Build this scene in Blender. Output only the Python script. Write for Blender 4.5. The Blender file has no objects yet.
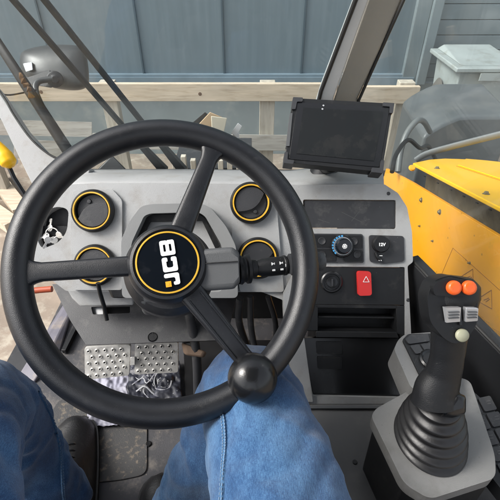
import bpy, bmesh, math, random
import numpy as np
from mathutils import Vector, Matrix, noise, geometry
R = math.radians
random.seed(7)
S = bpy.context.scene
COL = S.collection

# ------------------------------------------------------------------ camera
PITCH = R(38); F = 430.0
CAM = Vector((0, 0, 1.0))
cd = bpy.data.cameras.new('camera'); cam = bpy.data.objects.new('camera', cd); COL.objects.link(cam)
cam.location = CAM; cam.rotation_euler = (R(90) - PITCH, 0, 0)
cd.sensor_width = 36; cd.lens = 36 * F / 500; cd.clip_start = .01; cd.clip_end = 400
S.camera = cam
S.render.resolution_x = S.render.resolution_y = 1024

# ------------------------------------------------------------------ light
SUN_EL, SUN_AZ = R(46), R(-98)     # azimuth measured from +Y towards +X
w = bpy.data.worlds.new('World'); S.world = w; w.use_nodes = True
nt = w.node_tree; bg = nt.nodes['Background']
sky = nt.nodes.new('ShaderNodeTexSky'); sky.sky_type = 'NISHITA'; sky.sun_disc = False
sky.sun_elevation = SUN_EL; sky.sun_rotation = SUN_AZ; sky.dust_density = 4; sky.air_density = 1; sky.ozone_density = 1
hsv = nt.nodes.new('ShaderNodeHueSaturation'); hsv.inputs['Saturation'].default_value = .32
nt.links.new(sky.outputs[0], hsv.inputs['Color']); nt.links.new(hsv.outputs[0], bg.inputs[0])
bg.inputs[1].default_value = .15
sd = bpy.data.lights.new('sun', 'SUN'); so = bpy.data.objects.new('sun', sd); COL.objects.link(so)
sd.energy = 1.5; sd.angle = R(22); sd.color = (1, .965, .91)
dv = Vector((math.sin(SUN_AZ) * math.cos(SUN_EL), math.cos(SUN_AZ) * math.cos(SUN_EL), math.sin(SUN_EL)))
so.rotation_euler = dv.to_track_quat('Z', 'Y').to_euler(); so.location = (0, 0, 8)
S.view_settings.view_transform = 'Standard'; S.view_settings.look = 'None'
S.view_settings.gamma = 1; S.view_settings.use_curve_mapping = False
S.view_settings.exposure = 1.15

# ------------------------------------------------------------------ materials
def mat(name, col, rough=.5, metal=0, var=0, vs=8, bump=0, bs=200, col2=None, c2lo=.5, c2hi=.7, c2s=20, coat=0, spec=.5, det=4, stretch=None, speck=None):
    m = bpy.data.materials.new(name); m.use_nodes = True
    n = m.node_tree.nodes; l = m.node_tree.links; b = n['Principled BSDF']
    b.inputs['Roughness'].default_value = rough; b.inputs['Metallic'].default_value = metal
    b.inputs['Specular IOR Level'].default_value = spec
    if coat: b.inputs['Coat Weight'].default_value = coat; b.inputs['Coat Roughness'].default_value = .08
    tc = n.new('ShaderNodeTexCoord'); src = tc.outputs['Object']
    if stretch:
        mp = n.new('ShaderNodeMapping'); mp.inputs['Scale'].default_value = stretch; l.new(src, mp.inputs[0]); src = mp.outputs[0]
    c = None
    rgb = n.new('ShaderNodeRGB'); rgb.outputs[0].default_value = (*col, 1); c = rgb.outputs[0]
    if col2:
        t = n.new('ShaderNodeTexNoise'); t.inputs['Scale'].default_value = c2s; t.inputs['Detail'].default_value = 8; t.inputs['Roughness'].default_value = .65
        l.new(src, t.inputs['Vector'])
        r = n.new('ShaderNodeMapRange'); r.inputs[1].default_value = c2lo; r.inputs[2].default_value = c2hi; l.new(t.outputs[0], r.inputs[0])
        mx = n.new('ShaderNodeMix'); mx.data_type = 'RGBA'; l.new(r.outputs[0], mx.inputs[0]); l.new(c, mx.inputs[6]); mx.inputs[7].default_value = (*col2, 1)
        c = mx.outputs[2]
    if speck:
        sc_, amt_, scol = speck
        v = n.new('ShaderNodeTexVoronoi'); v.inputs['Scale'].default_value = sc_; l.new(src, v.inputs['Vector'])
        q = n.new('ShaderNodeMapRange'); q.inputs[1].default_value = .06; q.inputs[2].default_value = .11; q.inputs[3].default_value = amt_; q.inputs[4].default_value = 0; l.new(v.outputs['Distance'], q.inputs[0])
        v2 = n.new('ShaderNodeSeparateColor'); l.new(v.outputs['Color'], v2.inputs[0]); g2 = n.new('ShaderNodeMath'); g2.operation = 'GREATER_THAN'; g2.inputs[1].default_value = .55; l.new(v2.outputs[0], g2.inputs[0])
        g3 = n.new('ShaderNodeMath'); g3.operation = 'MULTIPLY'; l.new(q.outputs[0], g3.inputs[0]); l.new(g2.outputs[0], g3.inputs[1])
        mx = n.new('ShaderNodeMix'); mx.data_type = 'RGBA'; l.new(g3.outputs[0], mx.inputs[0]); l.new(c, mx.inputs[6]); mx.inputs[7].default_value = (*scol, 1); c = mx.outputs[2]
    if var:
        t = n.new('ShaderNodeTexNoise'); t.inputs['Scale'].default_value = vs; t.inputs['Detail'].default_value = det; l.new(src, t.inputs['Vector'])
        r = n.new('ShaderNodeMapRange'); r.inputs[1].default_value = .3; r.inputs[2].default_value = .7
        r.inputs[3].default_value = 1 - var; r.inputs[4].default_value = 1 + var; l.new(t.outputs[0], r.inputs[0])
        vm = n.new('ShaderNodeVectorMath'); vm.operation = 'SCALE'; l.new(c, vm.inputs[0]); l.new(r.outputs[0], vm.inputs['Scale'])
        c = vm.outputs[0]
        rr = n.new('ShaderNodeMapRange'); rr.inputs[1].default_value = .3; rr.inputs[2].default_value = .7
        rr.inputs[3].default_value = rough * .85; rr.inputs[4].default_value = min(1, rough * 1.15); l.new(t.outputs[0], rr.inputs[0]); l.new(rr.outputs[0], b.inputs['Roughness'])
    l.new(c, b.inputs['Base Color'])
    if bump:
        t = n.new('ShaderNodeTexNoise'); t.inputs['Scale'].default_value = bs; t.inputs['Detail'].default_value = 3; l.new(src, t.inputs['Vector'])
        bp = n.new('ShaderNodeBump'); bp.inputs['Strength'].default_value = bump; bp.inputs['Distance'].default_value = .001
        l.new(t.outputs[0], bp.inputs['Height']); l.new(bp.outputs[0], b.inputs['Normal'])
    return m

M = {}
M['dash'] = mat('dash_grey_plastic', (.31, .315, .315), .45, speck=(90, .5, (.16, .15, .13)), var=.09, vs=7, bump=.6, bs=1100, col2=(.24, .23, .21), c2lo=.5, c2hi=.78, c2s=26)
M['console'] = mat('console_grey_plastic', (.20, .20, .195), .5, speck=(100, .5, (.1, .1, .09)), var=.1, vs=9, bump=.6, bs=1000, col2=(.15, .148, .14), c2lo=.5, c2hi=.75, c2s=24)
M['hood'] = mat('darker_grey_plastic', (.19, .195, .195), .5, var=.07, vs=9, bump=.35, bs=900)
M['dash2'] = mat('mid_grey_plastic', (.065, .068, .071), .55, var=.08, vs=9, bump=.35, bs=900)
M['black'] = mat('black_plastic', (.009, .0095, .0105), .40, spec=.35, speck=(120, .35, (.10, .10, .09)), var=.12, vs=12, bump=.3, bs=900, col2=(.045, .043, .04), c2lo=.58, c2hi=.9, c2s=30)
M['black_smooth'] = mat('smooth_black_plastic', (.008, .0085, .0095), .26, spec=.45, var=.1, bump=.1, bs=500)
M['charcoal'] = mat('charcoal_plastic', (.024, .025, .028), .45, speck=(110, .45, (.13, .12, .11)), var=.1, vs=20, bump=.4, bs=1000, col2=(.085, .083, .08), c2lo=.55, c2hi=.8, c2s=25)
M['wheel'] = mat('worn_wheel_rubber', (.009, .010, .0125), .34, speck=(150, .3, (.08, .08, .08)), var=.12, vs=25, bump=.3, bs=1300, col2=(.05, .05, .05), c2lo=.6, c2hi=.9, c2s=40)
M['gloss_black'] = mat('gloss_black_badge', (.004, .006, .009), .14, coat=.2, col2=(.016, .018, .022), c2lo=.55, c2hi=.8, c2s=60)
M['gold'] = mat('gold_ring', (.62, .36, .035), .38, var=.1, vs=40)
M['white'] = mat('white_print', (.75, .76, .76), .5, var=.05)
M['orange_print'] = mat('orange_print', (.85, .36, .02), .45)
M['red'] = mat('red_switch', (.52, .022, .02), .35, var=.06)
M['orange'] = mat('orange_button', (.9, .13, .02), .28, var=.06, vs=80)
M['blue_mark'] = mat('blue_print', (.06, .3, .6), .5)
M['cream'] = mat('cream_button', (.34, .34, .24), .4, var=.08, vs=80)
M['silver'] = mat('silver_switch', (.5, .51, .52), .38, metal=.5, var=.06)
M['steel'] = mat('worn_steel', (.62, .61, .58), .38, metal=.5, var=.2, vs=40, bump=.3, bs=400, col2=(.2, .18, .15), c2lo=.55, c2hi=.8, c2s=70)
M['yellow'] = mat('yellow_paint', (.86, .36, .003), .33, speck=(28, .7, (.25, .13, .02)), var=.05, vs=6, coat=.25, bump=.06, bs=300, col2=(.6, .32, .02), c2lo=.58, c2hi=.85, c2s=24)
M['yellow2'] = mat('bright_yellow_paint', (.88, .48, .004), .35, var=.04, vs=6, coat=.2)
M['brown_mark'] = mat('brown_marking', (.35, .13, .01), .5)
M['slot'] = mat('dirty_bronze_recess', (.085, .065, .035), .6, var=.3, vs=14, col2=(.14, .11, .07), c2lo=.45, c2hi=.7, c2s=18)
M['pillar_light'] = mat('light_grey_pillar', (.42, .43, .43), .45, var=.05, bump=.2, bs=600)
M['pillar_brown'] = mat('brown_grey_pillar_trim', (.235, .22, .19), .6, var=.08, bump=.3, bs=700)
M['seal'] = mat('black_rubber_seal', (.012, .012, .012), .6)
M['floor'] = mat('dirty_floor', (.045, .045, .05), .75, speck=(60, .6, (.2, .17, .13)), var=.25, vs=16, bump=.6, bs=300, col2=(.15, .135, .12), c2lo=.5, c2hi=.78, c2s=26)
M['mat'] = mat('dirty_floor_mat', (.045, .045, .046), .8, speck=(140, .8, (.22, .18, .13)), var=.25, vs=12, bump=.9, bs=300, col2=(.15, .125, .095), c2lo=.53, c2hi=.68, c2s=85)
M['ledge'] = mat('grey_ledge', (.085, .085, .085), .6, var=.12, vs=18, bump=.5, bs=700, col2=(.13, .125, .12), c2lo=.55, c2hi=.8, c2s=16)
M['sill'] = mat('purple_grey_sill', (.13, .125, .15), .6, var=.15, vs=14, bump=.3, bs=300, col2=(.25, .21, .17), c2lo=.52, c2hi=.75, c2s=22)
M['wood'] = mat('pale_rail_wood', (.55, .46, .35), .8, var=.16, vs=3, bump=.4, bs=60, col2=(.36, .28, .19), c2lo=.5, c2hi=.75, c2s=5, stretch=(1, 9, 9))
M['wood_grey'] = mat('weathered_wood', (.42, .40, .36), .85, var=.18, vs=3, bump=.5, bs=60, col2=(.25, .23, .19), c2lo=.5, c2hi=.72, c2s=5, stretch=(1, 9, 9))
M['wood_post'] = mat('post_wood', (.45, .41, .34), .85, var=.16, vs=3, bump=.5, bs=60, col2=(.3, .26, .2), c2lo=.5, c2hi=.72, c2s=5, stretch=(9, 9, 1))
M['clad'] = mat('blue_grey_cladding', (.145, .188, .212), .55, var=.05, vs=2.5, bump=.2, bs=20, col2=(.165, .21, .235), c2lo=.45, c2hi=.75, c2s=3, stretch=(8, 1, .5))
M['clad_h'] = mat('horizontal_cladding', (.16, .20, .215), .5, var=.08, vs=2, bump=.2, bs=20, col2=(.20, .235, .245), c2lo=.45, c2hi=.75, c2s=2)
M['flash'] = mat('pale_blue_flashing', (.18, .24, .28), .45, var=.08)
M['plinth'] = mat('plinth_concrete', (.22, .26, .27), .8, var=.12, vs=3, bump=.4, bs=60, col2=(.30, .33, .32), c2lo=.5, c2hi=.7, c2s=4)
M['ground'] = mat('gravel_ground', (.26, .21, .165), .95, var=.22, vs=5, bump=1, bs=60, col2=(.36, .32, .26), c2lo=.5, c2hi=.65, c2s=12)
M['bin'] = mat('grey_bin_plastic', (.29, .325, .32), .5, var=.1, vs=4, col2=(.2, .21, .19), c2lo=.52, c2hi=.75, c2s=9)
M['fender'] = mat('grey_fender_plastic', (.075, .085, .09), .4, var=.15, vs=5, col2=(.11, .115, .112), c2lo=.48, c2hi=.7, c2s=4)
M['mirror_shell'] = mat('dark_mirror_plastic', (.035, .038, .04), .4, var=.15, vs=9, col2=(.09, .09, .085), c2lo=.52, c2hi=.8, c2s=14)
M['leather'] = mat('black_shoe_leather', (.009, .009, .010), .45, var=.15, vs=30, bump=.5, bs=300, col2=(.04, .038, .035), c2lo=.55, c2hi=.8, c2s=50)
M['skin'] = mat('skin', (.55, .33, .24), .5)
M['card'] = mat('cardboard', (.42, .30, .18), .85, var=.1)
M['rubber'] = mat('black_gaiter_rubber', (.011, .011, .012), .40, var=.15, vs=20, bump=.15, bs=300)
M['screen'] = mat('dark_screen_glass', (.007, .008, .008), .08, spec=.35, col2=(.014, .014, .013), c2lo=.5, c2hi=.6, c2s=14)
M['rust'] = mat('rusty_metal', (.16, .08, .03), .8, var=.3, vs=60, bump=.8, bs=200)
M['seat'] = mat('black_seat_cloth', (.015, .015, .017), .9, bump=.6, bs=500)
M['trim'] = mat('side_trim', (.011, .012, .014), .55, var=.12, vs=9, bump=.3, bs=800)

def denim():
    m = bpy.data.materials.new('blue_denim'); m.use_nodes = True
    n = m.node_tree.nodes; l = m.node_tree.links; b = n['Principled BSDF']
    b.inputs['Roughness'].default_value = .85; b.inputs['Specular IOR Level'].default_value = .15
    b.inputs['Sheen Weight'].default_value = .25
    tc = n.new('ShaderNodeTexCoord')
    def nz(scale, det, st=(1, 1, 1)):
        mp = n.new('ShaderNodeMapping'); mp.inputs['Scale'].default_value = st; l.new(tc.outputs['Object'], mp.inputs[0])
        t = n.new('ShaderNodeTexNoise'); t.inputs['Scale'].default_value = scale; t.inputs['Detail'].default_value = det; l.new(mp.outputs[0], t.inputs['Vector']); return t.outputs[0]
    big = nz(9, 3); mid = nz(60, 4, (2.2, .8, 1)); slub = nz(520, 2, (2.6, .45, 1)); cross = nz(900, 2, (.5, 2.4, 1))
    def mr(s, a, b_, c, d):
        r = n.new('ShaderNodeMapRange'); r.inputs[1].default_value = a; r.inputs[2].default_value = b_; r.inputs[3].default_value = c; r.inputs[4].default_value = d; l.new(s, r.inputs[0]); return r.outputs[0]
    def add(a, b_):
        q = n.new('ShaderNodeMath'); q.operation = 'ADD'; l.new(a, q.inputs[0]); l.new(b_, q.inputs[1]); return q.outputs[0]
    f = add(add(mr(big, .3, .7, 0, .42), mr(mid, .3, .7, 0, .16)), add(mr(slub, .3, .7, 0, .28), mr(cross, .3, .7, 0, .22)))
    cr = n.new('ShaderNodeValToRGB'); l.new(f, cr.inputs[0]); e = cr.color_ramp.elements
    e[0].position = .15; e[0].color = (.010, .032, .088, 1); e[1].position = .9; e[1].color = (.080, .180, .325, 1)
    x = cr.color_ramp.elements.new(.5); x.color = (.025, .072, .168, 1)
    l.new(cr.outputs[0], b.inputs['Base Color'])
    bp = n.new('ShaderNodeBump'); bp.inputs['Strength'].default_value = .5; bp.inputs['Distance'].default_value = .0012
    l.new(add(slub, cross), bp.inputs['Height']); l.new(bp.outputs[0], b.inputs['Normal'])
    return m
M['denim'] = denim()
M['stitch'] = mat('denim_seam', (.055, .13, .24), .9, var=.3, vs=300, bump=.5, bs=600)

def glassmat(name, haze, tint=(.93, .96, .96), k=1.0):
    m = bpy.data.materials.new(name); m.use_nodes = True
    n = m.node_tree.nodes; l = m.node_tree.links; n.remove(n['Principled BSDF']); out = n['Material Output']
    tr = n.new('ShaderNodeBsdfTransparent'); tr.inputs[0].default_value = (*tint, 1)
    gl = n.new('ShaderNodeBsdfGlossy'); gl.inputs['Roughness'].default_value = .02
    lw = n.new('ShaderNodeLayerWeight'); lw.inputs[0].default_value = .5
    pw = n.new('ShaderNodeMath'); pw.operation = 'POWER'; pw.inputs[1].default_value = 5; l.new(lw.outputs['Facing'], pw.inputs[0])
    mu = n.new('ShaderNodeMath'); mu.operation = 'MULTIPLY_ADD'; mu.inputs[1].default_value = .9 * k; mu.inputs[2].default_value = .035 * k; l.new(pw.outputs[0], mu.inputs[0])
    mx = n.new('ShaderNodeMixShader'); l.new(mu.outputs[0], mx.inputs[0]); l.new(tr.outputs[0], mx.inputs[1]); l.new(gl.outputs[0], mx.inputs[2])
    df = n.new('ShaderNodeBsdfDiffuse'); df.inputs[0].default_value = (.62, .66, .66, 1)
    tc = n.new('ShaderNodeTexCoord'); t = n.new('ShaderNodeTexNoise'); t.inputs['Scale'].default_value = 6; t.inputs['Detail'].default_value = 8
    l.new(tc.outputs['Object'], t.inputs['Vector'])
    r = n.new('ShaderNodeMapRange'); r.inputs[1].default_value = .35; r.inputs[2].default_value = .75; r.inputs[3].default_value = haze * .5; r.inputs[4].default_value = haze * 1.8; l.new(t.outputs[0], r.inputs[0])
    m2 = n.new('ShaderNodeMixShader'); l.new(r.outputs[0], m2.inputs[0]); l.new(mx.outputs[0], m2.inputs[1]); l.new(df.outputs[0], m2.inputs[2])
    l.new(m2.outputs[0], out.inputs[0]); return m
M['glass'] = glassmat('windscreen_glass', .010, tint=(.95, .98, .98), k=1.0)
M['glass_side'] = glassmat('side_glass', .018, tint=(.95, .98, .98), k=1.2)

# ------------------------------------------------------------------ geometry helpers
FW = Vector((0, math.cos(PITCH), -math.sin(PITCH))); UP = Vector((0, math.sin(PITCH), math.cos(PITCH))); RT = Vector((1, 0, 0))
def ray(px, py): return FW + RT * ((px - 250) / F) + UP * ((250 - py) / F)
def U(px, py, d): return CAM + ray(px, py) * d
def hx(px, py, x): r = ray(px, py); return CAM + r * ((x - CAM.x) / r.x)
def hy(px, py, y): r = ray(px, py); return CAM + r * ((y - CAM.y) / r.y)
def hz(px, py, z): r = ray(px, py); return CAM + r * ((z - CAM.z) / r.z)

class Fr:                       # a plane in the world: origin, in-plane axes a, b, outward normal n
    def __init__(s, o, a, b):
        s.o = Vector(o); s.a = Vector(a).normalized(); s.n = s.a.cross(Vector(b)).normalized(); s.b = s.n.cross(s.a)
        if s.n.dot(CAM - s.o) < 0: s.n = -s.n
    def h(s, px, py, off=0):
        r = ray(px, py); t = (s.o + s.n * off - CAM).dot(s.n) / r.dot(s.n); p = CAM + r * t - s.o
        return (p.dot(s.a), p.dot(s.b))
    def p(s, a, b, off=0): return s.o + s.a * a + s.b * b + s.n * off
    def P(s, px, py, off=0): return s.p(*s.h(px, py, off), off)

def rnd(pts, r, k=5):
    if r <= 0: return list(pts)
    out = []; n = len(pts)
    for i in range(n):
        p0, p1, p2 = Vector(pts[i - 1]), Vector(pts[i]), Vector(pts[(i + 1) % n])
        d0, d2 = p0 - p1, p2 - p1
        rr = min(r, d0.length * .45, d2.length * .45)
        a, c = p1 + d0.normalized() * rr, p1 + d2.normalized() * rr
        for j in range(k + 1):
            t = j / k; out.append(tuple(a * (1 - t) ** 2 + p1 * 2 * t * (1 - t) + c * t * t))
    return out

ORG = {}
def link(name, bm, m, parent=None, smooth=None, bevel=0, seg=3, org=None):
    bmesh.ops.recalc_face_normals(bm, faces=bm.faces)
    o0 = ORG[parent.name] if parent else (Vector(org) if org is not None else None)
    if o0 is None:
        c = [v.co for v in bm.verts]; lo = Vector([min(q[i] for q in c) for i in range(3)]); hi = Vector([max(q[i] for q in c) for i in range(3)])
        o0 = Vector(((lo.x + hi.x) / 2, (lo.y + hi.y) / 2, lo.z))
    bmesh.ops.translate(bm, verts=bm.verts, vec=-o0)
    me = bpy.data.meshes.new(name); bm.to_mesh(me); bm.free()
    o = bpy.data.objects.new(name, me); COL.objects.link(o)
    me.materials.append(M[m] if isinstance(m, str) else m)
    if parent: o.parent = parent
    else: o.location = o0
    ORG[o.name] = o0.copy()
    if bevel:
        b = o.modifiers.new('bevel', 'BEVEL'); b.width = bevel; b.segments = seg; b.limit_method = 'ANGLE'; b.angle_limit = R(35); b.harden_normals = False
    if smooth or bevel:
        for f in me.polygons: f.use_smooth = True
        if hasattr(me, 'set_sharp_from_angle'): me.set_sharp_from_angle(angle=R(smooth if isinstance(smooth, (int, float)) and smooth > 1 else 40))
    return o
def thing(name, loc, label, cat, group=None):
    o = bpy.data.objects.new(name, None); COL.objects.link(o); o.location = loc; ORG[o.name] = Vector(loc); o.empty_display_size = .05
    tag(o, label, cat, group); return o
def tag(o, label=None, cat=None, group=None, kind=None):
    if label: o['label'] = label
    if cat: o['category'] = cat
    if group: o['group'] = group
    if kind: o['kind'] = kind
    return o

def slab(bm, fr, outer, off=0, th=.01, holes=(), px=True, r=0):
    """polygon on plane fr: front face at off, thickness th behind it"""
    def cv(l): return [fr.h(*q, off) for q in l] if px else list(l)
    loops = [rnd(cv(outer), r)] + [rnd(cv(hh), r) for hh in holes]
    tri = geometry.tessellate_polygon([[Vector((q[0], q[1], 0)) for q in lp] for lp in loops])
    flat = [q for lp in loops for q in lp]
    f = [bm.verts.new(fr.p(q[0], q[1], off)) for q in flat]; bk = [bm.verts.new(fr.p(q[0], q[1], off - th)) for q in flat]
    for t in tri:
        try: bm.faces.new([f[i] for i in t]); bm.faces.new([bk[i] for i in reversed(t)])
        except ValueError: pass
    k = 0
    for lp in loops:
        n = len(lp)
        for i in range(n):
            j = (i + 1) % n; bm.faces.new([f[k + i], f[k + j], bk[k + j], bk[k + i]])
        k += n
    return bm

def lathe(bm, o, ax, prof, seg=48, ref=None):
    o = Vector(o); ax = Vector(ax).normalized(); u = ax.orthogonal().normalized() if ref is None else (Vector(ref) - ax * Vector(ref).dot(ax)).normalized(); v = ax.cross(u)
    rings = []
    for r, h in prof:
        if r < 1e-6: rings.append([bm.verts.new(o + ax * h)])
        else: rings.append([bm.verts.new(o + ax * h + (u * math.cos(t) + v * math.sin(t)) * r) for t in [2 * math.pi * i / seg for i in range(seg)]])
    for a, b in zip(rings, rings[1:]):
        for i in range(seg):
            j = (i + 1) % seg
            if len(a) == 1 and len(b) == 1: continue
            if len(a) == 1: bm.faces.new([a[0], b[i], b[j]])
            elif len(b) == 1: bm.faces.new([a[i], b[0], a[j]])
            else: bm.faces.new([a[i], b[i], b[j], a[j]])
    return bm

def catmull(pts, k=6):
    P = [Vector(p) for p in pts]; P = [P[0] * 2 - P[1]] + P + [P[-1] * 2 - P[-2]]; out = []
    for i in range(1, len(P) - 2):
        for j in range(k):
            t = j / k; a, b, c, d = P[i - 1], P[i], P[i + 1], P[i + 2]
            out.append(.5 * ((2 * b) + (c - a) * t + (2 * a - 5 * b + 4 * c - d) * t * t + (3 * b - a - 3 * c + d) * t ** 3))
    out.append(P[-2]); return out

def tube(bm, pts, rad, seg=12, cap=True, flat=1.0, upv=None, spl=0):
    if spl:
        if not isinstance(rad, (int, float)): 
            n0 = len(pts); rr = list(rad)
            rad = [rr[min(int(i / spl), n0 - 1)] * (1 - (i % spl) / spl) + rr[min(int(i / spl) + 1, n0 - 1)] * ((i % spl) / spl) for i in range((n0 - 1) * spl + 1)]
        pts = catmull(pts, spl)
    pts = [Vector(p) for p in pts]; n = len(pts)
    if isinstance(rad, (int, float)): rad = [rad] * n
    up = Vector(upv) if upv is not None else None; prev = None; rings = []
    for i, p in enumerate(pts):
        d = (pts[min(i + 1, n - 1)] - pts[max(i - 1, 0)]).normalized()
        if up is not None: u = (up - d * up.dot(d)).normalized()
        elif prev is None: u = d.orthogonal().normalized()
        else: u = (prev - d * prev.dot(d)).normalized()
        prev = u; v = d.cross(u)
        rings.append([bm.verts.new(p + (u * math.cos(t) * flat + v * math.sin(t)) * rad[i]) for t in [2 * math.pi * k / seg for k in range(seg)]])
    for a, b in zip(rings, rings[1:]):
        for i in range(seg): j = (i + 1) % seg; bm.faces.new([a[i], b[i], b[j], a[j]])
    if cap: bm.faces.new(rings[0][::-1]); bm.faces.new(rings[-1])
    return bm

def box(bm, lo, hi, mtx=None):
    vs = [Vector((x, y, z)) for x in (lo[0], hi[0]) for y in (lo[1], hi[1]) for z in (lo[2], hi[2])]
    if mtx: vs = [mtx @ v for v in vs]
    v = [bm.verts.new(q) for q in vs]
    for f in ((0, 1, 3, 2), (4, 6, 7, 5), (0, 4, 5, 1), (2, 3, 7, 6), (0, 2, 6, 4), (1, 5, 7, 3)): bm.faces.new([v[i] for i in f])
    return bm
def hull(bm, pts):
    v = [bm.verts.new(p) for p in pts]; r = bmesh.ops.convex_hull(bm, input=v)
    bmesh.ops.delete(bm, geom=[g for g in r['geom_interior'] if isinstance(g, bmesh.types.BMVert)], context='VERTS'); return bm
def bar(bm, a, b, wd, th, up=(0, 0, 1)):
    a, b = Vector(a), Vector(b); d = (b - a).normalized(); s = d.cross(Vector(up)).normalized(); t = s.cross(d)
    vs = [q + s * x * wd / 2 + t * y * th / 2 for q in (a, b) for x in (-1, 1) for y in (-1, 1)]
    return hull(bm, vs)
NB = bmesh.new
def text_mesh(body, fr, a, b, size, off, ang=0, m='white', name='print', parent=None, thick=.0, align='CENTER', offset=0):
    c = bpy.data.curves.new('t', 'FONT'); c.body = body; c.size = size; c.align_x = align; c.align_y = 'CENTER'; c.extrude = .0002; c.offset = offset
    o = bpy.data.objects.new('t', c); COL.objects.link(o); bpy.context.view_layer.update()
    me = bpy.data.meshes.new_from_object(o.evaluated_get(bpy.context.evaluated_depsgraph_get())); bpy.data.objects.remove(o)
    bm = NB(); bm.from_mesh(me); ca, sa = math.cos(ang), math.sin(ang)
    for v in bm.verts:
        x, y, z = v.co; v.co = fr.p(a + ca * x - sa * y, b + sa * x + ca * y, off + z)
    return link(name, bm, m, parent)

# ================================================================== SETTING
bm = NB(); box(bm, (-60, -60, -1.2), (60, 60, -.9)); tag(link('ground', bm, 'ground'), kind='structure')

# wall of the building opposite (cladding above a plinth)
YW = 4.0
def wz(py, y=YW): return hy(250, py, y).z
b0 = thing('building_wall', (0, YW, -.9), 'blue-grey ribbed metal wall with vertical seams behind the wooden fence', 'wall')
xr = hy(420, 40, YW).x
bm = NB(); box(bm, (-9, YW, wz(75)), (xr - .1, YW + .15, 4.5))
for i in range(0):
    x = xr - .2 - i * .075
    if x < -8: break
    box(bm, (x, YW - .0012, wz(75) + .004), (x + .012, YW + .02, 4.4))
link('cladding', bm, 'clad', b0)
for px in (46, 139, 223, 303):
    p = hy(px, 40, YW); bm = NB(); box(bm, (p.x - .007, YW - .012, wz(75) + .003), (p.x + .007, YW + .01, 4.4)); link('seam', bm, mat('dark_seam', (.07, .10, .12), .6), b0)
bm = NB(); box(bm, (-9, YW - .06, wz(83)), (xr, YW + .1, wz(75.5))); box(bm, (-9, YW - .045, wz(75.5) + .001), (xr, YW + .1, wz(75.5) + .02)); link('flashing', bm, 'flash', b0)
bm = NB(); box(bm, (-9, YW + .004, -.95), (xr + 6, YW + .3, wz(83) - .002)); link('plinth', bm, 'plinth', b0)
bm = NB(); box(bm, (xr - .1, YW - .05, wz(82)), (xr + .02, YW + .2, 4.5)); box(bm, (xr + .02, YW - .09, wz(82)), (xr + .10, YW + .2, 4.5))
link('corner_post', bm, 'clad_h', b0, bevel=.006)
b1 = thing('clad_wall', (xr + 2, YW, -.9), 'pale blue-grey wall of horizontal boards beyond the wheelie bin', 'wall')
bm = NB(); z = -.88
while z < 4.4:
    box(bm, (xr + .1, YW + .05, z), (xr + 6, YW + .09, z + .113)); z += .118
link('board_panel', bm, 'clad_h', b1, bevel=.004)
bm = NB(); box(bm, (xr + .1, YW + .1, -.9), (xr + 6, YW + .2, 4.4)); link('backing', bm, mat('shadow_gap', (.07, .1, .12), .8), b1)

# fence
YF = 3.1
def fz(py): return hy(250, py, YF).z
fe = thing('rail_fence', (0, YF, -.9), 'pale unpainted timber rail fence in front of the blue-grey wall', 'fence')
x1 = hy(418, 95, YF).x
bm = NB(); box(bm, (-5, YF - .02, fz(100.5)), (hy(322, 95, YF).x + .1, YF + .02, fz(83))); link('rail', bm, 'wood', fe, bevel=.004)
bm = NB(); box(bm, (hy(322, 95, YF).x + .103, YF - .02, fz(103)), (x1, YF + .02, fz(86))); link('rail', bm, 'wood', fe, bevel=.004)
bm = NB(); hull(bm, [hy(px, py, YF + d) for px, py in ((-60, 118), (92, 122), (92, 137), (-60, 134)) for d in (-.02, .02)]); link('lower_rail', bm, 'wood_grey', fe, bevel=.003)
bm = NB(); hull(bm, [hy(px, py, YF + d) for px, py in ((92.5, 133), (300, 135), (300, 151), (92.5, 149)) for d in (-.02, .02)]); link('lower_rail', bm, 'wood_grey', fe, bevel=.003)
bm = NB(); hull(bm, [hy(px, py, YF - .024 + d) for px, py in ((14, 139), (60, 141), (88, 160), (14, 158)) for d in (-.02, .02)]); link('lower_rail', bm, 'wood_grey', fe, bevel=.003)
for px in (-30, 112, 267, 401):
    x = hy(px, 120, YF).x; bm = NB(); box(bm, (x - .055, YF + .022, -.95), (x + .055, YF + .1, fz(88) + .03 if px != 267 else fz(84))); link('post', bm, 'wood_post', fe, bevel=.004)
M['knot'] = mat('dark_wood_knot', (.13, .08, .05), .8)
for px, py in ((41, 92), (200, 94), (115, 90)):
    bm = NB(); lathe(bm, hy(px, py, YF - .0202), (0, -1, 0), [(0, .002), (.011, .001), (.013, 0)], 14); link('knot', bm, 'knot', fe)

# scrap in front of the fence
bm = NB(); hull(bm, [hy(px, py, y) for px, py in ((180, 133), (205, 112), (213, 118), (213, 160), (185, 160)) for y in (2.72, 2.76)]); hull(bm, [hy(px, py, 2.74) for px, py in ((190, 150), (215, 150))] + [Vector((hy(px, 150, 2.74).x, y, -.9)) for px in (190, 215) for y in (2.72, 2.76)])
tag(link('plastic_sheet', bm, 'black', bevel=.004), 'curled black plastic sheet standing behind a cardboard box', 'scrap')
bm = NB(); hull(bm, [hy(px, py, y) for px, py in ((196, 127), (210, 112), (222, 117), (224, 170), (200, 170)) for y in (2.55, 2.70)])
tag(link('cardboard_box', bm, 'card', bevel=.004), 'brown cardboard box leaning in front of the fence', 'box')
bm = NB(); hull(bm, [hy(px, py, y) for px, py in ((211, 116), (227, 118), (222, 130), (218, 160), (213, 150)) for y in (2.48, 2.53)])
tag(link('paper_bag', bm, mat('cream_paper', (.5, .46, .36), .8, var=.1), bevel=.004), 'cream folded paper sack beside the cardboard box', 'bag')
bm = NB(); hull(bm, [hy(px, py, y) for px, py in ((231, 133), (238, 123), (242, 126), (236, 137)) for y in (2.6, 2.63)]); box(bm, (hy(236, 130, 2.6).x - .02, 2.605, -.9), (hy(236, 130, 2.6).x + .02, 2.625, hy(236, 134, 2.6).z))
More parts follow.
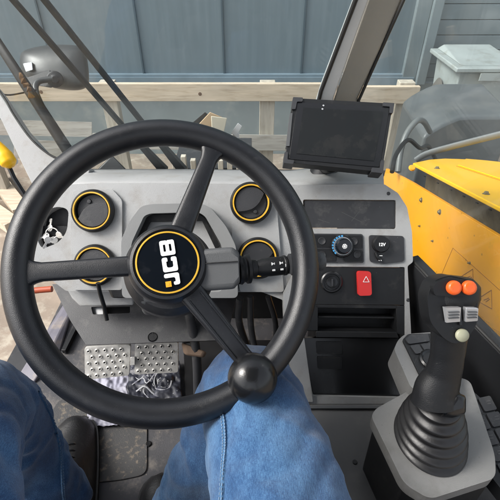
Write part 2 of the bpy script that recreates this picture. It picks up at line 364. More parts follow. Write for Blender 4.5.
tag(link('board_offcut', bm, 'white', bevel=.002), 'small white board offcut sticking up right of the cardboard box', 'board')
bm = NB()
for k, (pa, pb) in enumerate((((-12, 214), (-70, 150)), ((14, 226), (-30, 195)), ((22, 212), (-6, 174)))):
    a, b = hz(*pa, -.84 - .0 * k), hz(*pb, -.84)
    p = NB(); bar(p, a, b, .12, .08); tag(link('timber_plank', p, 'wood', bevel=.004), ['weathered timber plank lying furthest left on the gravel', 'timber plank lying nearest the cab on the gravel', 'timber plank lying in the middle on the gravel'][k], 'plank', 'planks on the gravel')
bm.free()
# striped pallet-like stack just ahead of the windscreen
st = thing('timber_crate', (-.16, 1.95, -.9), 'slatted timber crate with pale uprights just beyond the windscreen base', 'crate')
xa, xb = hy(176, 160, 1.95).x, hy(248, 160, 1.95).x; zt = hy(200, 160, 1.9).z
for k in range(9):
    x = xa + (xb - xa) * k / 8; bm = NB(); box(bm, (x - .012, 1.9, -.9), (x + .012, 1.93, zt - .004 + .02 * (k == 1))); link('slat', bm, 'wood_post', st, bevel=.002)
bm = NB(); box(bm, (xa - .02, 1.932, -.9), (xb + .02, 2.3, zt - .06)); link('bin_body', bm, 'charcoal', st, bevel=.004)
# dark chassis nose of the machine seen through the bottom of the windscreen
bm = NB(); hull(bm, [U(98, 169, 1.6), U(112, 155, 1.6), U(126, 169, 1.6), U(98, 190, 1.6), U(126, 190, 1.6), U(98, 169, 1.7), U(112, 155, 1.7), U(126, 169, 1.7), U(98, 190, 1.7), U(126, 190, 1.7)])
tag(link('work_light', bm, 'black', bevel=.004), 'black triangular lamp housing standing just outside the windscreen', 'lamp')

# wheelie bin
yb = 3.25
bn = thing('wheelie_bin', (hy(485, 90, yb).x, yb, -.9), 'pale grey wheelie bin with lid closed beside the fence end', 'bin')
xl, xq = hy(456, 80, yb).x, hy(521, 80, yb).x; zl = hy(470, 72, yb).z
bm = NB(); hull(bm, [(xl + .02, yb + .02, zl), (xq - .02, yb + .02, zl), (xl + .02, yb + .5, zl), (xq - .02, yb + .5, zl), (xl + .08, yb + .08, -.9), (xq - .08, yb + .08, -.9), (xl + .08, yb + .4, -.9), (xq - .08, yb + .4, -.9)])
link('body', bm, 'bin', bn, bevel=.02)
bm = NB(); box(bm, (xl - .03, yb - .03, zl + .002), (xq + .03, yb + .55, zl + .035)); hull(bm, [(xl + .02, yb + .03, zl + .036), (xq - .02, yb + .03, zl + .036), (xl + .05, yb + .5, zl + .075), (xq - .05, yb + .5, zl + .075), (xl + .02, yb + .54, zl + .036), (xq - .02, yb + .54, zl + .036)]); link('lid', bm, 'bin', bn, bevel=.008)
bm = NB(); box(bm, (xl + .15, yb - .04, zl - .05), (xq - .05, yb - .032, zl)); link('handle', bm, 'bin', bn)
bm = NB(); lathe(bm, (xl - .02, yb + .3, zl - .32), (1, 0, 0), [(0, 0), (.05, 0), (.10, .01), (.12, .03), (.10, .05), (0, .05)][::-1], 24); 
for v in bm.verts: v.co.z = zl - .32 + (v.co.z - zl + .32) * 1.6
link('wheel', bm, mat('dusty_tyre', (.09, .085, .075), .8), bn, smooth=50)

# ================================================================== MACHINE OUTSIDE THE CAB
XB = .60
bo = thing('lift_boom', (XB, 1.0, 0), 'bright yellow machine boom with a dark open channel and bolts outside the right window', 'boom')
FB = Fr((XB, .83, .39), (0, -math.cos(R(16.5)), math.sin(R(16.5))), (0, math.sin(R(16.5)), math.cos(R(16.5))))
bm = NB(); slab(bm, FB, [(386, 168.5), (412, 182.5), (500, 237), (600, 299), (600, 420), (500, 400), (430, 330), (404, 270), (396, 215), (380, 190)], 0, .012)
link('side_plate', bm, 'yellow', bo, bevel=.002)
FB2 = Fr((XB + .07, .83, .39), FB.a, FB.b)
bm = NB(); l0 = [FB.h(*q) for q in ((410, 161.5), (640, 278))]; slab(bm, FB2, [(l0[0][0], l0[0][1] - .006), (l0[1][0], l0[1][1] - .006), (l0[1][0], l0[1][1] - .2), (l0[0][0], l0[0][1] - .2)], 0, .01, px=False); link('channel', bm, 'slot', bo)
# top cover: front lip + top face + rounded nose
bm = NB(); L0 = [FB.h(*q) for q in ((414, 163.5), (500, 207), (600, 258))]
lip = []
n0 = FB.b
A = FB.p(*L0[0]); B = FB.p(*L0[2]); d = (B - A)
wds = [.012, .10, .17, .24, .30, .36, .42]
rows = []
for j, wd in enumerate(wds):
    back = .0 if j == 0 else (wd / .42) ** 2.2 * .10      # rounded nose
    a = A + Vector((wd - .012, 0, 0)) + d.normalized() * (0.0 + back * 0 - .11 * math.sin(min(1, wd / .36) * math.pi) ) + n0 * .0
    rows.append((a, B + Vector((wd - .012, 0, 0))))
pts = [r[0] for r in rows] + [rows[-1][1], rows[0][1]]
top = [bm.verts.new(p) for p in pts]; bot = [bm.verts.new(p - n0 * .012) for p in pts]
bm.faces.new(top); bm.faces.new(bot[::-1])
for i in range(len(top)): j = (i + 1) % len(top); bm.faces.new([top[i], bot[i], bot[j], top[j]])
link('top_cover', bm, 'yellow2', bo, bevel=.003)
bm = NB(); dn = d.normalized(); pp = [A + Vector((.14, 0, 0)) + d * .05] + [rows[k][0] + dn * .012 for k in (3, 4, 5, 6)] + [rows[-1][1], B + Vector((.24, 0, 0))]
t1 = [bm.verts.new(q + n0 * .004) for q in pp]; t2 = [bm.verts.new(q + n0 * .0005) for q in pp]; bm.faces.new(t1); bm.faces.new(t2[::-1])
for i in range(len(pp)): j = (i + 1) % len(pp); bm.faces.new([t1[i], t2[i], t2[j], t1[j]])
link('outer_panel', bm, 'yellow2', bo, bevel=.0012)
bm = NB()
hull(bm, [A + Vector((.13, 0, 0)) + d * .06 + n0 * .0015, A + Vector((.131, 0, 0)) + d * .06 + n0 * .0015, B + Vector((.23, 0, 0)) + n0 * .0015, B + Vector((.231, 0, 0)) + n0 * .0015, A + Vector((.13, 0, 0)) + d * .06 - n0 * .003, B + Vector((.23, 0, 0)) - n0 * .003])
link('panel_edge', bm, 'brown_mark', bo)
bm = NB()
hull(bm, [A + Vector((.085, 0, -.06)), A + Vector((.42, 0, -.06)), B + Vector((.09, 0, -.09)), B + Vector((.42, 0, -.09)), A + Vector((.08, 0, -.3)), A + Vector((.42, 0, -.3)), B + Vector((.08, 0, -.4)), B + Vector((.42, 0, -.4))])
link('inner_beam', bm, 'slot', bo)
for (px, py, fr_) in ((421.5, 200, 0), (440, 212, 0), (420, 226, 2), (433, 241, 2), (437, 168.5, 1), (486, 194, 1), (470, 263, 2)):
    bm = NB(); q = FB.P(px, py)
    r_ = .0062 if fr_ < 2 else .0026
    if fr_ == 1:
        r = ray(px, py); nn = n0; t = (A - CAM).dot(nn) / r.dot(nn); q = CAM + r * t; ax = n0
    else: ax = FB.n
    lathe(bm, q, ax, [(0, .007), (r_ * .8, .007), (r_, .005), (r_, .0012), (r_ * 1.6, .001), (r_ * 1.6, 0)], 6 if fr_ < 2 else 12)
    link('bolt', bm, mat('dirty_bolt', (.2, .17, .1), .5, metal=.5), bo)
for k in range(9):
    bm = NB(); q = FB2.P(424 + k * 13, 176 + k * 6.6, .002); bar(bm, q, q + FB.a * .012, .004, .003); link('channel_mark', bm, 'black', bo)
def strokes(fr, segs, wd, off, m, parent, name):
    bm = NB()
    for p, q in segs:
        a = fr.h(*p); b = fr.h(*q); dd = Vector((b[0] - a[0], b[1] - a[1])); nn = Vector((-dd.y, dd.x)).normalized() * wd / 2
        slab(bm, fr, [(a[0] - nn.x, a[1] - nn.y), (b[0] - nn.x, b[1] - nn.y), (b[0] + nn.x, b[1] + nn.y), (a[0] + nn.x, a[1] + nn.y)], off, .0006, px=False)
    return link(name, bm, m, parent)
strokes(FB, [((453, 248), (512, 301)), ((453, 248), (438, 283)), ((438, 283), (505, 350))], .0013, .0008, 'brown_mark', bo, 'label_outline')
for cx, cy, s in ((467, 277, 8), (485, 299, 9)):
    T = [(cx - s, cy + 1), (cx + s * .75, cy - s), (cx + s * .8, cy + s * 1.1)]
    strokes(FB, [(T[0], T[1]), (T[1], T[2]), (T[2], T[0]), ((cx - 1, cy + 1), (cx + s * .45, cy - 1)), ((cx + 1, cy + 3), (cx + 5, cy))], .0017, .001, 'brown_mark', bo, 'warning_triangle')
bm = NB()
for r_ in range(5):
    for k in range(6):
        if (k + r_) % 4 == 3: continue
        q = FB.h(476 + r_ * 6 + k * 4, 312 + r_ * 7 + k * 4 - r_ * 2); slab(bm, FB, [(q[0], q[1]), (q[0] + .006, q[1] + .0005), (q[0] + .006, q[1] + .002), (q[0], q[1] + .0015)], .0008, .0006, px=False)
link('small_print', bm, mat('faded_print', (.62, .30, .012), .6), bo)
bm = NB(); lathe(bm, U(412, 168, 1.5), (0, -.6, .8), [(0, .006), (.009, .005), (.012, 0), (0, 0)], 16); tag(link('marker_lamp', bm, 'orange_print', smooth=50), 'small amber marker lamp at the tip of the dark channel', 'lamp')

# front fender, hose, grey bar outside right window
bm = NB(); pr = []
for i in range(11):
    t = i / 10; pr.append((U(424 + 92 * t, 152 - 36 * min(1, (math.sin(math.pi * (.06 + t * .55))) * 1.25) ** .6, 2.35)))
for sgn in (0, 1): pass
v0 = [bm.verts.new(p) for p in pr]; v1 = [bm.verts.new(p + Vector((0, .45, .04))) for p in pr]; v2 = [bm.verts.new(Vector((p.x, p.y - .02, p.z - .5))) for p in pr]; v3 = [bm.verts.new(Vector((p.x, p.y + .45, p.z - .5))) for p in pr]
for i in range(10):
    bm.faces.new([v0[i], v0[i + 1], v1[i + 1], v1[i]]); bm.faces.new([v0[i], v2[i], v2[i + 1], v0[i + 1]]); bm.faces.new([v1[i], v1[i + 1], v3[i + 1], v3[i]]); bm.faces.new([v2[i], v3[i], v3[i + 1], v2[i + 1]])
bm.faces.new([v0[0], v1[0], v3[0], v2[0]]); bm.faces.new([v0[-1], v2[-1], v3[-1], v1[-1]])
tag(link('wheel_fender', bm, 'fender', bevel=.02), 'rounded dark grey plastic fender beyond the yellow boom', 'fender')
bm = NB(); tube(bm, [U(398, 172, 1.9), U(401, 150, 1.9), U(407, 133, 1.9), U(417, 121, 1.92), U(424, 122, 2.0), U(430, 132, 2.2)], .013, spl=6)
tag(link('hydraulic_hose', bm, mat('grey_hose', (.12, .13, .13), .4), smooth=60), 'thick dark grey hose arching up left of the fender', 'hose')
bm = NB(); tube(bm, [U(392, 172, 1.7), U(396, 155, 1.75), U(408, 140, 1.8), U(420, 148, 1.85), U(428, 146, 1.95), U(436, 160, 2.0)], .009, spl=6); 
tag(link('cable', bm, 'black', smooth=60), 'thin black cable looping below the thick hose', 'cable')
bm = NB(); tube(bm, [U(416, 160, 1.75), U(432, 152, 1.7), U(500, 134.5, 1.5), U(560, 120, 1.35)], .014, flat=.6, upv=(0, 1, 0), spl=5)
tag(link('guard_rail', bm, mat('grey_bar', (.13, .14, .145), .45, var=.1), smooth=60), 'slim grey metal bar running above the yellow boom', 'bar')
# support so these stand on something: machine chassis under the cab
ch = NB(); box(ch, (-.75, -1.2, -.55), (.58, .95, -.08)); box(ch, (.56, .4, -.6), (1.3, 2.6, -.35)); tag(link('chassis', ch, 'charcoal', bevel=.01), 'dark machine chassis carrying the cab floor', 'chassis')

# ================================================================== CAB
# floor with raised sill
def zpoly(bm, pts, z, th):
    fr = Fr((0, .4, z), (1, 0, 0), (0, 1, 0)); return slab(bm, fr, pts, 0, th)
bm = NB(); fl = [(62, 322), (100, 322), (420, 322), (420, 520), (470, 700), (-40, 640), (-30, 470), (38, 372)]
p = [hz(*q, 0) for q in ((62, 318), (38, 372), (-60, 520))]
FLR = Fr((0, .4, 0), (1, 0, 0), (0, 1, 0))
slab(bm, FLR, [(-.62, 1.0), (.55, 1.0), (.55, -1.1), (-.62, -1.1), (-.62, -1.1)][:4], 0, .05, px=False)
for v in bm.verts: v.co.y -= 0
tag(link('floor', bm, 'floor', bevel=.004), kind='structure')
bm = NB(); zp = hz(82, 345, .02)
hull(bm, [hz(px, py, z) for px, py in ((66, 300), (76, 300), (58, 360), (44, 350), (30, 388), (18, 376)) for z in (.0,)] + [hz(px, py, .02) for px, py in ((66, 305), (74, 303), (40, 372), (30, 362))])
tag(link('door_sill', bm, 'sill', bevel=.004), 'purple-grey scuffed door sill along the left floor edge', 'sill')
bm = NB(); bar(bm, hz(79, 322, .012), hz(64, 352, .012), .012, .016); tag(link('sill_strip', bm, 'black', bevel=.002), 'narrow dark strip on the left floor edge by the door sill', 'strip')
bm = NB(); slab(bm, FLR, [(60, 398), (147, 402), (147, 474), (120, 480), (50, 486), (40, 430)], .004, .003, r=.02)
tag(link('floor_mat', bm, 'mat', bevel=.0015), 'dirty dark floor mat with rounded corner and tan mud specks', 'mat')
bm = NB(); slab(bm, FLR, [(183, 340), (330, 340), (330, 420), (196, 424), (186, 400)], .006, .005, r=.01); tag(link('footwell_shade', bm, 'rubber', bevel=.001), 'plain black sheet painting in the footwell shade right of the pedals', 'mat')  # black sheet stands in for the deep shade of the footwell
bm = NB(); lathe(bm, hz(148.5, 444, .001), (0, 0, 1), [(0, .002), (.004, .003), (.006, .003), (.008, 0)], 16); tag(link('floor_bolt', bm, 'black_smooth', smooth=40), 'small black bolt in the floor right of the mat', 'bolt')

# crumpled printed sheet below pedals
bm = NB(); 
def crump(u, v): return .012 + .010 * noise.noise(Vector((u * 9, v * 9, 3))) + .006 * noise.noise(Vector((u * 25, v * 25, 7)))
c4 = [hz(*q, .01) for q in ((96, 366), (180, 362), (183, 424), (86, 428))]; N_ = 40
def shp(u, v, dz=0):
    q = (c4[0] * (1 - u) + c4[1] * u) * (1 - v) + (c4[3] * (1 - u) + c4[2] * u) * v
    return Vector((q.x + .004 * noise.noise(Vector((u * 6, v * 6, 1))), q.y, crump(u, v) + .004 + dz))
def patch(u0, u1, dz=0):
    bm = NB(); g = [[bm.verts.new(shp(u0 + (u1 - u0) * i / N_, j / N_, dz)) for j in range(N_ + 1)] for i in range(N_ + 1)]
    for i in range(N_):
        for j in range(N_): bm.faces.new([g[i][j], g[i][j + 1], g[i + 1][j + 1], g[i + 1][j]])
    return bm
bm.free()
M['sheet_white'] = mat('lilac_white_plastic', (.26, .26, .31), .6, var=.2, vs=25, bump=.5, bs=60, col2=(.22, .22, .28), c2lo=.45, c2hi=.6, c2s=30)
M['sheet_navy'] = mat('navy_plastic', (.018, .020, .030), .5, var=.3, vs=25, bump=.4, bs=60, col2=(.07, .075, .10), c2lo=.55, c2hi=.7, c2s=30)
ps = thing('printed_sheet', shp(.5, .5, -.012), 'crumpled white and navy plastic sheet with a white printed drawing under the pedals', 'sheet')
for nm_, bm, mm in (('white_area', patch(0, .40), 'sheet_white'), ('navy_area', patch(.401, 1), 'sheet_navy')):
    o = link(nm_, bm, mm, ps, smooth=80); sm = o.modifiers.new('s', 'SOLIDIFY'); sm.thickness = .0006
def stroke3(us, name='drawing_line', r_=.0013):
    bm = NB(); tube(bm, [shp(u, v, .0006) for u, v in us], r_, 6, flat=.35, upv=(0, 0, 1), spl=4); link(name, bm, M.setdefault('ink', mat('white_ink', (.34, .35, .37), .5, col2=(.2, .2, .24), c2lo=.5, c2hi=.6, c2s=60)), ps)
stroke3([(.80 + .10 * math.cos(t), .34 + .16 * math.sin(t)) for t in [k * .5 for k in range(10)]], r_=.0022)
stroke3([(.80 + .06 * math.cos(t), .36 + .09 * math.sin(t)) for t in [k * .6 for k in range(8)]])
stroke3([(.44, .18), (.52, .30), (.60, .24), (.70, .42)]); stroke3([(.46, .40), (.56, .28), (.62, .40), (.72, .20)], r_=.0018); stroke3([(.5, .5), (.6, .44), (.7, .55), (.82, .60), (.95, .52)], r_=.0024)
stroke3([(.43, .10), (.55, .12), (.66, .08)], r_=.0016); stroke3([(.48, .60), (.58, .66), (.75, .62), (.93, .70)], r_=.0012); stroke3([(.60, .15), (.63, .32), (.58, .50), (.64, .62)])

# ---- pillars
WB = Vector((0, .90, .556)); WN_T = R(11)
FWI = Fr(WB, (1, 0, 0), (0, -math.sin(WN_T), math.cos(WN_T)))      # windscreen plane
gA, gB, gC = U(403, 0, .80), U(413, 262, .93), U(500, 352, .72)
FSI = Fr(gB, gC - gB, gA - gB)                                      # side window plane
ws = NB(); slab(ws, FWI, [(-60, -60), (40, -160), (372, -160), (356, 0), (322, 88), (322, 168), (290, 171), (55, 171), (44, 152), (24, 132), (0, 96)], 0, .006)
tag(link('windscreen', ws, 'glass'), 'clear curved-corner windscreen glass with faint dust in front of the dashboard', 'windscreen')
sw = NB(); slab(sw, FSI, [(470, -200), (404, -30), (404, 0), (358, 100), (380, 176), (412, 262), (500, 352), (640, 500), (900, 0)], 0, .005)
tag(link('side_window', sw, 'glass_side'), 'clear right side window glass between the pillar and the yellow boom', 'window')

rp = thing('cab_pillar', FWI.P(350, 100), 'raked right cab pillar with light grey edge and brown-grey inner trim', 'pillar')
def wp(px, py, off=0): return FWI.P(px, py, off)
def prism(bm, quad, dep):      # quad of world points, extruded away from the camera side
    q = [Vector(x) for x in quad]; n = (q[1] - q[0]).cross(q[2] - q[0]).normalized()
    if n.dot(CAM - q[0]) < 0: n = -n
    f = [bm.verts.new(x) for x in q]; b = [bm.verts.new(x - n * dep) for x in q]
    bm.faces.new(f); bm.faces.new(b[::-1])
    for i in range(len(q)): j = (i + 1) % len(q); bm.faces.new([f[i], b[i], b[j], f[j]])
    return bm
bm = NB(); prism(bm, [wp(369 + 21, -60, .01), wp(357 + 21, -60, .01), wp(357, 0, .01), wp(323, 88, .01), wp(316, 110, .01), wp(316, 172, .01), wp(332, 172, .01), wp(334, 98, .012), wp(369, 0, .012)], .03); link('edge_strip', bm, 'pillar_light', rp, bevel=.003)
n_ = NB()
sq = [(389.5, 428, -60, .725, .735), (367.5, 402, 0, .765, .775), (334, 357.5, 99, .875, .897), (322, 374, 176, .93, .95)]
cols = []
for xa_, xb_, py_, da_, db_ in sq:
    l_, r_ = U(xa_, py_, da_), U(xb_, py_, db_); l2, r2 = U(xa_ + 1, py_, da_ + .06), U(xb_ - .5, py_, db_ + .06); cols.append([n_.verts.new(q) for q in (l_, r_, r2, l2)])
for a, b in zip(cols, cols[1:]):
    for k in range(4): n_.faces.new([a[k], b[k], b[(k + 1) % 4], a[(k + 1) % 4]])
n_.faces.new(cols[0][::-1]); n_.faces.new(cols[-1]); link('trim', n_, 'pillar_brown', rp, bevel=.004)
bm = NB(); tube(bm, [wp(355.5 + 21, -60, .008), wp(355.5, 0, .008), wp(338.5, 45, .008), wp(321, 91, .008), wp(317, 108, .008)], .0042, 8); link('rubber_seal', bm, 'seal', rp, smooth=60)
bm = NB(); tube(bm, [U(430, -60, .738), U(403.5, 0, .772), U(381, 50, .835), U(358.5, 101, .897), U(374, 150, .94), U(383, 176, .95)], .0034, 8); link('rubber_seal', bm, 'seal', rp, smooth=60)
bm = NB(); tube(bm, [U(412, 258, .87), U(416, 264, .845), U(430, 279, .80), U(503, 353.5, .70), U(620, 470, .60)], .0028, 8); link('sill_seal', bm, 'seal', rp, smooth=60)

lp = thing('cab_pillar', U(20, 160, .95), 'left cab pillar in plain grey with rounded windscreen corner', 'pillar')
bm = NB(); prism(bm, [U(*q, d_) for q, d_ in (((-60, 20), .95), ((0, 93), .95), ((24, 129), .95), ((44, 151), .95), ((62, 160), .95), ((90, 168), .95), ((80, 215), .95), ((47, 215), .95), ((26, 172), .95), ((0, 118), .95), ((-60, 30), .95))], .03)
bmesh.ops.triangulate(bm, faces=[f for f in bm.faces if len(f.verts) > 4]); link('pillar_panel', bm, 'dash', lp, bevel=.002)
bm = NB(); tube(bm, [U(-50, 26, .947), U(0, 92, .947), U(12, 112, .947), U(24, 130, .947), U(34, 142, .947), U(45, 151.5, .947), U(56, 158, .947), U(70, 163, .947), U(90, 168, .947)], .0024, 8, spl=3); link('rubber_seal', bm, 'seal', lp, smooth=60)
bm = NB(); tube(bm, [wp(50, 166, .008), wp(60, 169.5, .006), wp(120, 170, .006), wp(290, 170.5, .006), wp(322, 170.5, .006)], .0022, 8); tag(link('windscreen_seal', bm, 'seal', smooth=60), 'thin black rubber seal along the windscreen base', 'seal')
# grab handle with yellow cap
gh = thing('grab_handle', U(12, 165, .85), 'bright yellow capped door handle on a black rod by the left pillar', 'handle')
bm = NB(); tube(bm, [U(-12, 138, .85), U(-2, 148, .85), U(5, 157, .85), U(9, 163, .85), U(11, 166.5, .85)], [.010, .013, .0165, .0155, .008], 20, spl=5); link('cap', bm, 'yellow2', gh, smooth=70)
bm = NB(); tube(bm, [U(6, 160, .87), U(14, 178, .87), U(28, 200, .88)], .0048, 10); link('rod', bm, 'black_smooth', gh, smooth=60)
bm = NB(); lathe(bm, U(14, 161, .86), ray(14, 161) * -1 + Vector((.3, 0, 0)), [(0, .008), (.006, .007), (.008, 0), (0, 0)], 16); link('stud', bm, 'silver', gh, smooth=50)

# ---- unseen solid roof over the driver, added to cut sky light in the cab
rf = thing('shade_roof', (0, -.1, 1.5), 'unseen dark roof on rear corner posts, added to shade the cab', 'roof')
bm = NB(); box(bm, (-.60, -.95, 1.52), (.50, .42, 1.58)); link('shade_panel', bm, 'charcoal', rf, bevel=.02)
for x in (-.58, .46):
    bm = NB(); box(bm, (x - .03, -.95, .0), (x + .03, -.88, 1.518)); link('rear_post', bm, 'charcoal', rf, bevel=.01)
# ---- wipers
def wiper(p0, p1, p2, label):
    o = thing('windscreen_wiper', wp(*p2, -.03), label, 'wiper', 'wipers on the windscreen')
    n = -FWI.n
    bm = NB(); a, b, c = wp(*p0, -.02), wp(*p1, -.02), wp(*p2, -.03)
    bar(bm, a, b, .009, .008, FWI.n); link('blade', bm, 'rubber', o, bevel=.001)
    bm = NB(); bar(bm, wp(p0[0] + 3, p0[1], -.034), wp(p1[0] + 2.5, p1[1], -.034), .004, .006, FWI.n); link('arm', bm, 'charcoal', o, bevel=.001)
    bm = NB(); hull(bm, [b + FWI.a * .005 * s_ + FWI.n * z_ for s_ in (-1, 1) for z_ in (-.012, 0)] + [c + FWI.a * .012 * s_ + FWI.n * z_ for s_ in (-1, 1) for z_ in (-.015, 0)]); 
    link('arm_base', bm, 'charcoal', o, bevel=.002)
wiper((-35, -55), (132, 137), (163, 171), 'black wiper arm nearest the mirror, crossing the windscreen diagonally')
wiper((0, -55), (152, 135), (182, 171), 'black wiper arm on the right of the pair, crossing to the steering wheel top')
bm = NB(); tube(bm, [U(-50, -30, 1.05), U(0, 46, 1.05), U(30, 92, 1.06), U(66, 148, 1.08), U(84, 172, 1.09)], [.012, .0125, .014, .016, .017], 10, flat=.6, upv=(0, 1, 0))
tag(link('frame_tube', bm, 'black', smooth=60), 'dark sloping frame tube outside the left windscreen corner', 'tube')
bm = NB()
for k in range(5): q = U(22 + k * 2.4, 76 + k * 4.6, 1.035); hull(bm, [q + Vector((random.uniform(-.009, .009), random.uniform(-.006, .004), random.uniform(-.009, .009))) for _ in range(10)])
tag(link('rust_patch', bm, 'rust'), 'rusty brown flaking fitting on the sloping frame tube', 'fitting')

# ---- mirror
mi = thing('wing_mirror', U(55, 82, 1.3), 'dark grey rear-view mirror seen from behind outside the windscreen', 'mirror')
bm = NB(); dm = 1.32
prof = [(19, 54), (24, 49), (45, 44.5), (70, 44), (84, 46), (88, 58), (90, 78), (89, 87), (80, 91.5), (60, 90), (38, 84), (24, 77), (19, 66)]
MC = U(55, 68, dm); f0 = [U(*q, dm) for q in prof]
rings = []
for s_, dd in ((1.0, .05), (1.0, 0), (.96, -.02), (.86, -.038), (.6, -.052), (.25, -.058)):
    rings.append([bm.verts.new(MC + (q - MC) * s_ + ray(55, 68) * dd) for q in f0])
for a, b in zip(rings, rings[1:]):
    for i in range(len(a)): j = (i + 1) % len(a); bm.faces.new([a[i], a[j], b[j], b[i]])
bm.faces.new(rings[0][::-1]); bm.faces.new(rings[-1])
o = link('housing', bm, 'mirror_shell', mi, smooth=60); o.modifiers.new('s', 'SUBSURF').render_levels = 2; o.modifiers['s'].levels = 1
bm = NB(); tube(bm, [U(84, 168, 1.12), U(62, 140, 1.16), U(45, 112, 1.2), U(36, 92, 1.22), U(38, 82, 1.23), U(53, 79, 1.24)], .0085, 12, spl=6); link('bracket', bm, 'mirror_shell', mi, smooth=60)
bm = NB(); lathe(bm, U(55, 79.5, 1.255), -ray(55, 80), [(0, .022), (.010, .022), (.012, .016), (.022, .012), (.024, 0), (0, 0)], 24); hull(bm, [U(*q, 1.25) for q in ((26, 78), (50, 70), (52, 88), (28, 84))] + [U(*q, 1.27) for q in ((26, 78), (50, 70), (52, 88), (28, 84))]); link('ball_joint', bm, 'charcoal', mi, bevel=.002)
bm = NB(); hull(bm, [U(*q, 1.262) for q in ((23, 63.5), (32, 62), (33, 70), (26, 72))] + [U(*q, 1.275) for q in ((23, 63.5), (32, 62), (33, 70), (26, 72))]); link('reflector', bm, mat('grey_reflector', (.55, .57, .57), .3), mi, bevel=.002)
bm = NB(); tube(bm, [U(-30, 85, 1.1), U(-5, 92, 1.1), U(8, 95, 1.12), U(22, 93, 1.15), U(36, 90, 1.2)], .0022, 8, spl=5); link('cable', bm, 'black_smooth', mi, smooth=60)

# ---- dashboard
TL = R(36)
FD = Fr(U(350, 215, .84), (1, 0, 0), (0, math.sin(TL), math.cos(TL)))
print('facia n', FD.n)
da = thing('dashboard', U(250, 290, .85), 'light grey moulded dashboard with round vents and black control panels', 'dashboard')
bm = NB()
outer = [(40, 186), (100, 183), (180, 183), (300, 185), (384, 184), (398, 193), (407, 207), (412, 232), (413, 262), (407.5, 266), (411, 330), (413, 404), (300, 404), (286, 352), (283, 300), (262, 292), (240, 292), (128, 292), (66, 291), (28, 262), (26, 210)]
holes = [[(303, 199.5), (396, 200), (396, 229), (304, 228.5)], [(296, 266), (405, 267), (405, 398), (313, 396), (303, 340)], rnd([(37, 240), (40, 215), (56, 206), (69, 209), (67, 232), (58, 243), (42, 249)], 9)]
slab(bm, FD, outer, 0, .03, holes, r=.004)
link('fascia', bm, 'dash', da, bevel=.0035)
# left and right vent plates slightly raised, top shelf
bm = NB(); e0 = [FD.P(px, py, -.004) for px, py in ((38, 187), (100, 184), (180, 184), (300, 186), (384, 185))]
back = [wp(50, 169, .003), wp(110, 169, .003), wp(190, 169, .003), wp(290, 170, .003), Vector((.30, .91, .55))]
K = 8; rows = []
for e_, b_ in zip(e0, back):
    col_ = []
    for k in range(K + 1):
        t = k / K; q = e_ * (1 - t) + b_ * t; q.z += .010 * math.sin(math.pi * min(1, t * 1.3)) * (1 - t); col_.append(bm.verts.new(q))
    rows.append(col_)
for a, b in zip(rows, rows[1:]):
    for k in range(K): bm.faces.new([a[k], b[k], b[k + 1], a[k + 1]])
o = link('top_shelf', bm, 'dash', da, smooth=80); s_ = o.modifiers.new('s', 'SOLIDIFY'); s_.thickness = .01; s_.offset = -1
# raised centre hood behind the wheel
bm = NB()
hood = [(122, 298), (121, 240), (129, 222), (141, 206), (152, 204), (200, 203), (210, 207), (226, 226), (236, 246), (238, 298)]
slab(bm, FD, hood, .035, .04, [[(131, 292), (131, 244), (144, 216), (150, 213.5), (198, 212), (205, 216), (222, 246), (222, 292)]], r=.01)
link('instrument_hood', bm, 'hood', da, bevel=.006)
bm = NB(); slab(bm, FD, [(131, 292), (131, 244), (144, 216), (150, 213.5), (198, 212), (205, 216), (222, 246), (222, 292)], .004, .003); link('instrument_panel', bm, 'dash', da)
bm = NB(); slab(bm, FD, [(133, 244), (145, 217), (150, 214.5), (198, 213), (204, 217), (220, 246), (216, 250), (202, 221), (150, 222), (138, 248)], .012, .006); link('instrument_bezel', bm, 'black', da, bevel=.001)
# vertical vent plinths
for pts in ([(74, 190), (112, 189), (122, 200), (122, 290), (72, 290), (70, 200)], [(232, 188), (270, 187), (276, 196), (284, 292), (240, 292), (232, 240)]):
    bm = NB(); slab(bm, FD, pts, .006, .006, r=.006); link('vent_plinth', bm, 'dash', da, bevel=.003)
def vent(px, py, rpx, ang=20):
    c = FD.P(px, py, .006); r = rpx / F * (c - CAM).dot(FW)
    bm = NB(); lathe(bm, c, FD.n, [(r * .97, 0), (r, .004), (r * .98, .010), (r * .90, .0135), (r * .80, .013), (r * .76, .010), (r * .745, -.002), (0, -.004)], 56); o = link('air_vent', bm, 'black', da, smooth=40)
    bm = NB(); lathe(bm, c, FD.n, [(r * .865, .0128), (r * .855, .0152), (r * .80, .0152), (r * .785, .012)], 56); link('trim_ring', bm, 'gold', o, smooth=50)
    bm = NB(); rr = r * .74
    fr = Fr(c, FD.a * math.cos(R(ang)) + FD.b * math.sin(R(ang)), FD.b * math.cos(R(ang)) - FD.a * math.sin(R(ang)))
    up_ = [(rr * math.cos(t), rr * math.sin(t)) for t in [math.pi * k / 24 for k in range(25)]]
    bend = [(-rr + 2 * rr * k / 14, -rr * .38 * math.sin(math.pi * k / 14)) for k in range(1, 14)]
    slab(bm, fr, up_ + bend, .0112, .004, px=False)
    link('flap', bm, 'charcoal', o, bevel=.0012)
    bm = NB(); slab(bm, fr, [(rr * .98 * math.cos(t), rr * .98 * math.sin(t)) for t in [2 * math.pi * k / 40 for k in range(40)]], .0045, .003, px=False); link('vent_disc', bm, 'charcoal', o, bevel=.0008)
    bm = NB(); lathe(bm, fr.p(-rr * .1, -rr * .62, .003), FD.n, [(0, .005), (r * .09, .0045), (r * .12, 0)], 16); link('clip', bm, 'charcoal', o, smooth=50)
vent(94, 211, 21.5, -150); vent(251, 203, 21, 35); vent(96, 265, 21, 10); vent(258, 258, 21, 20)
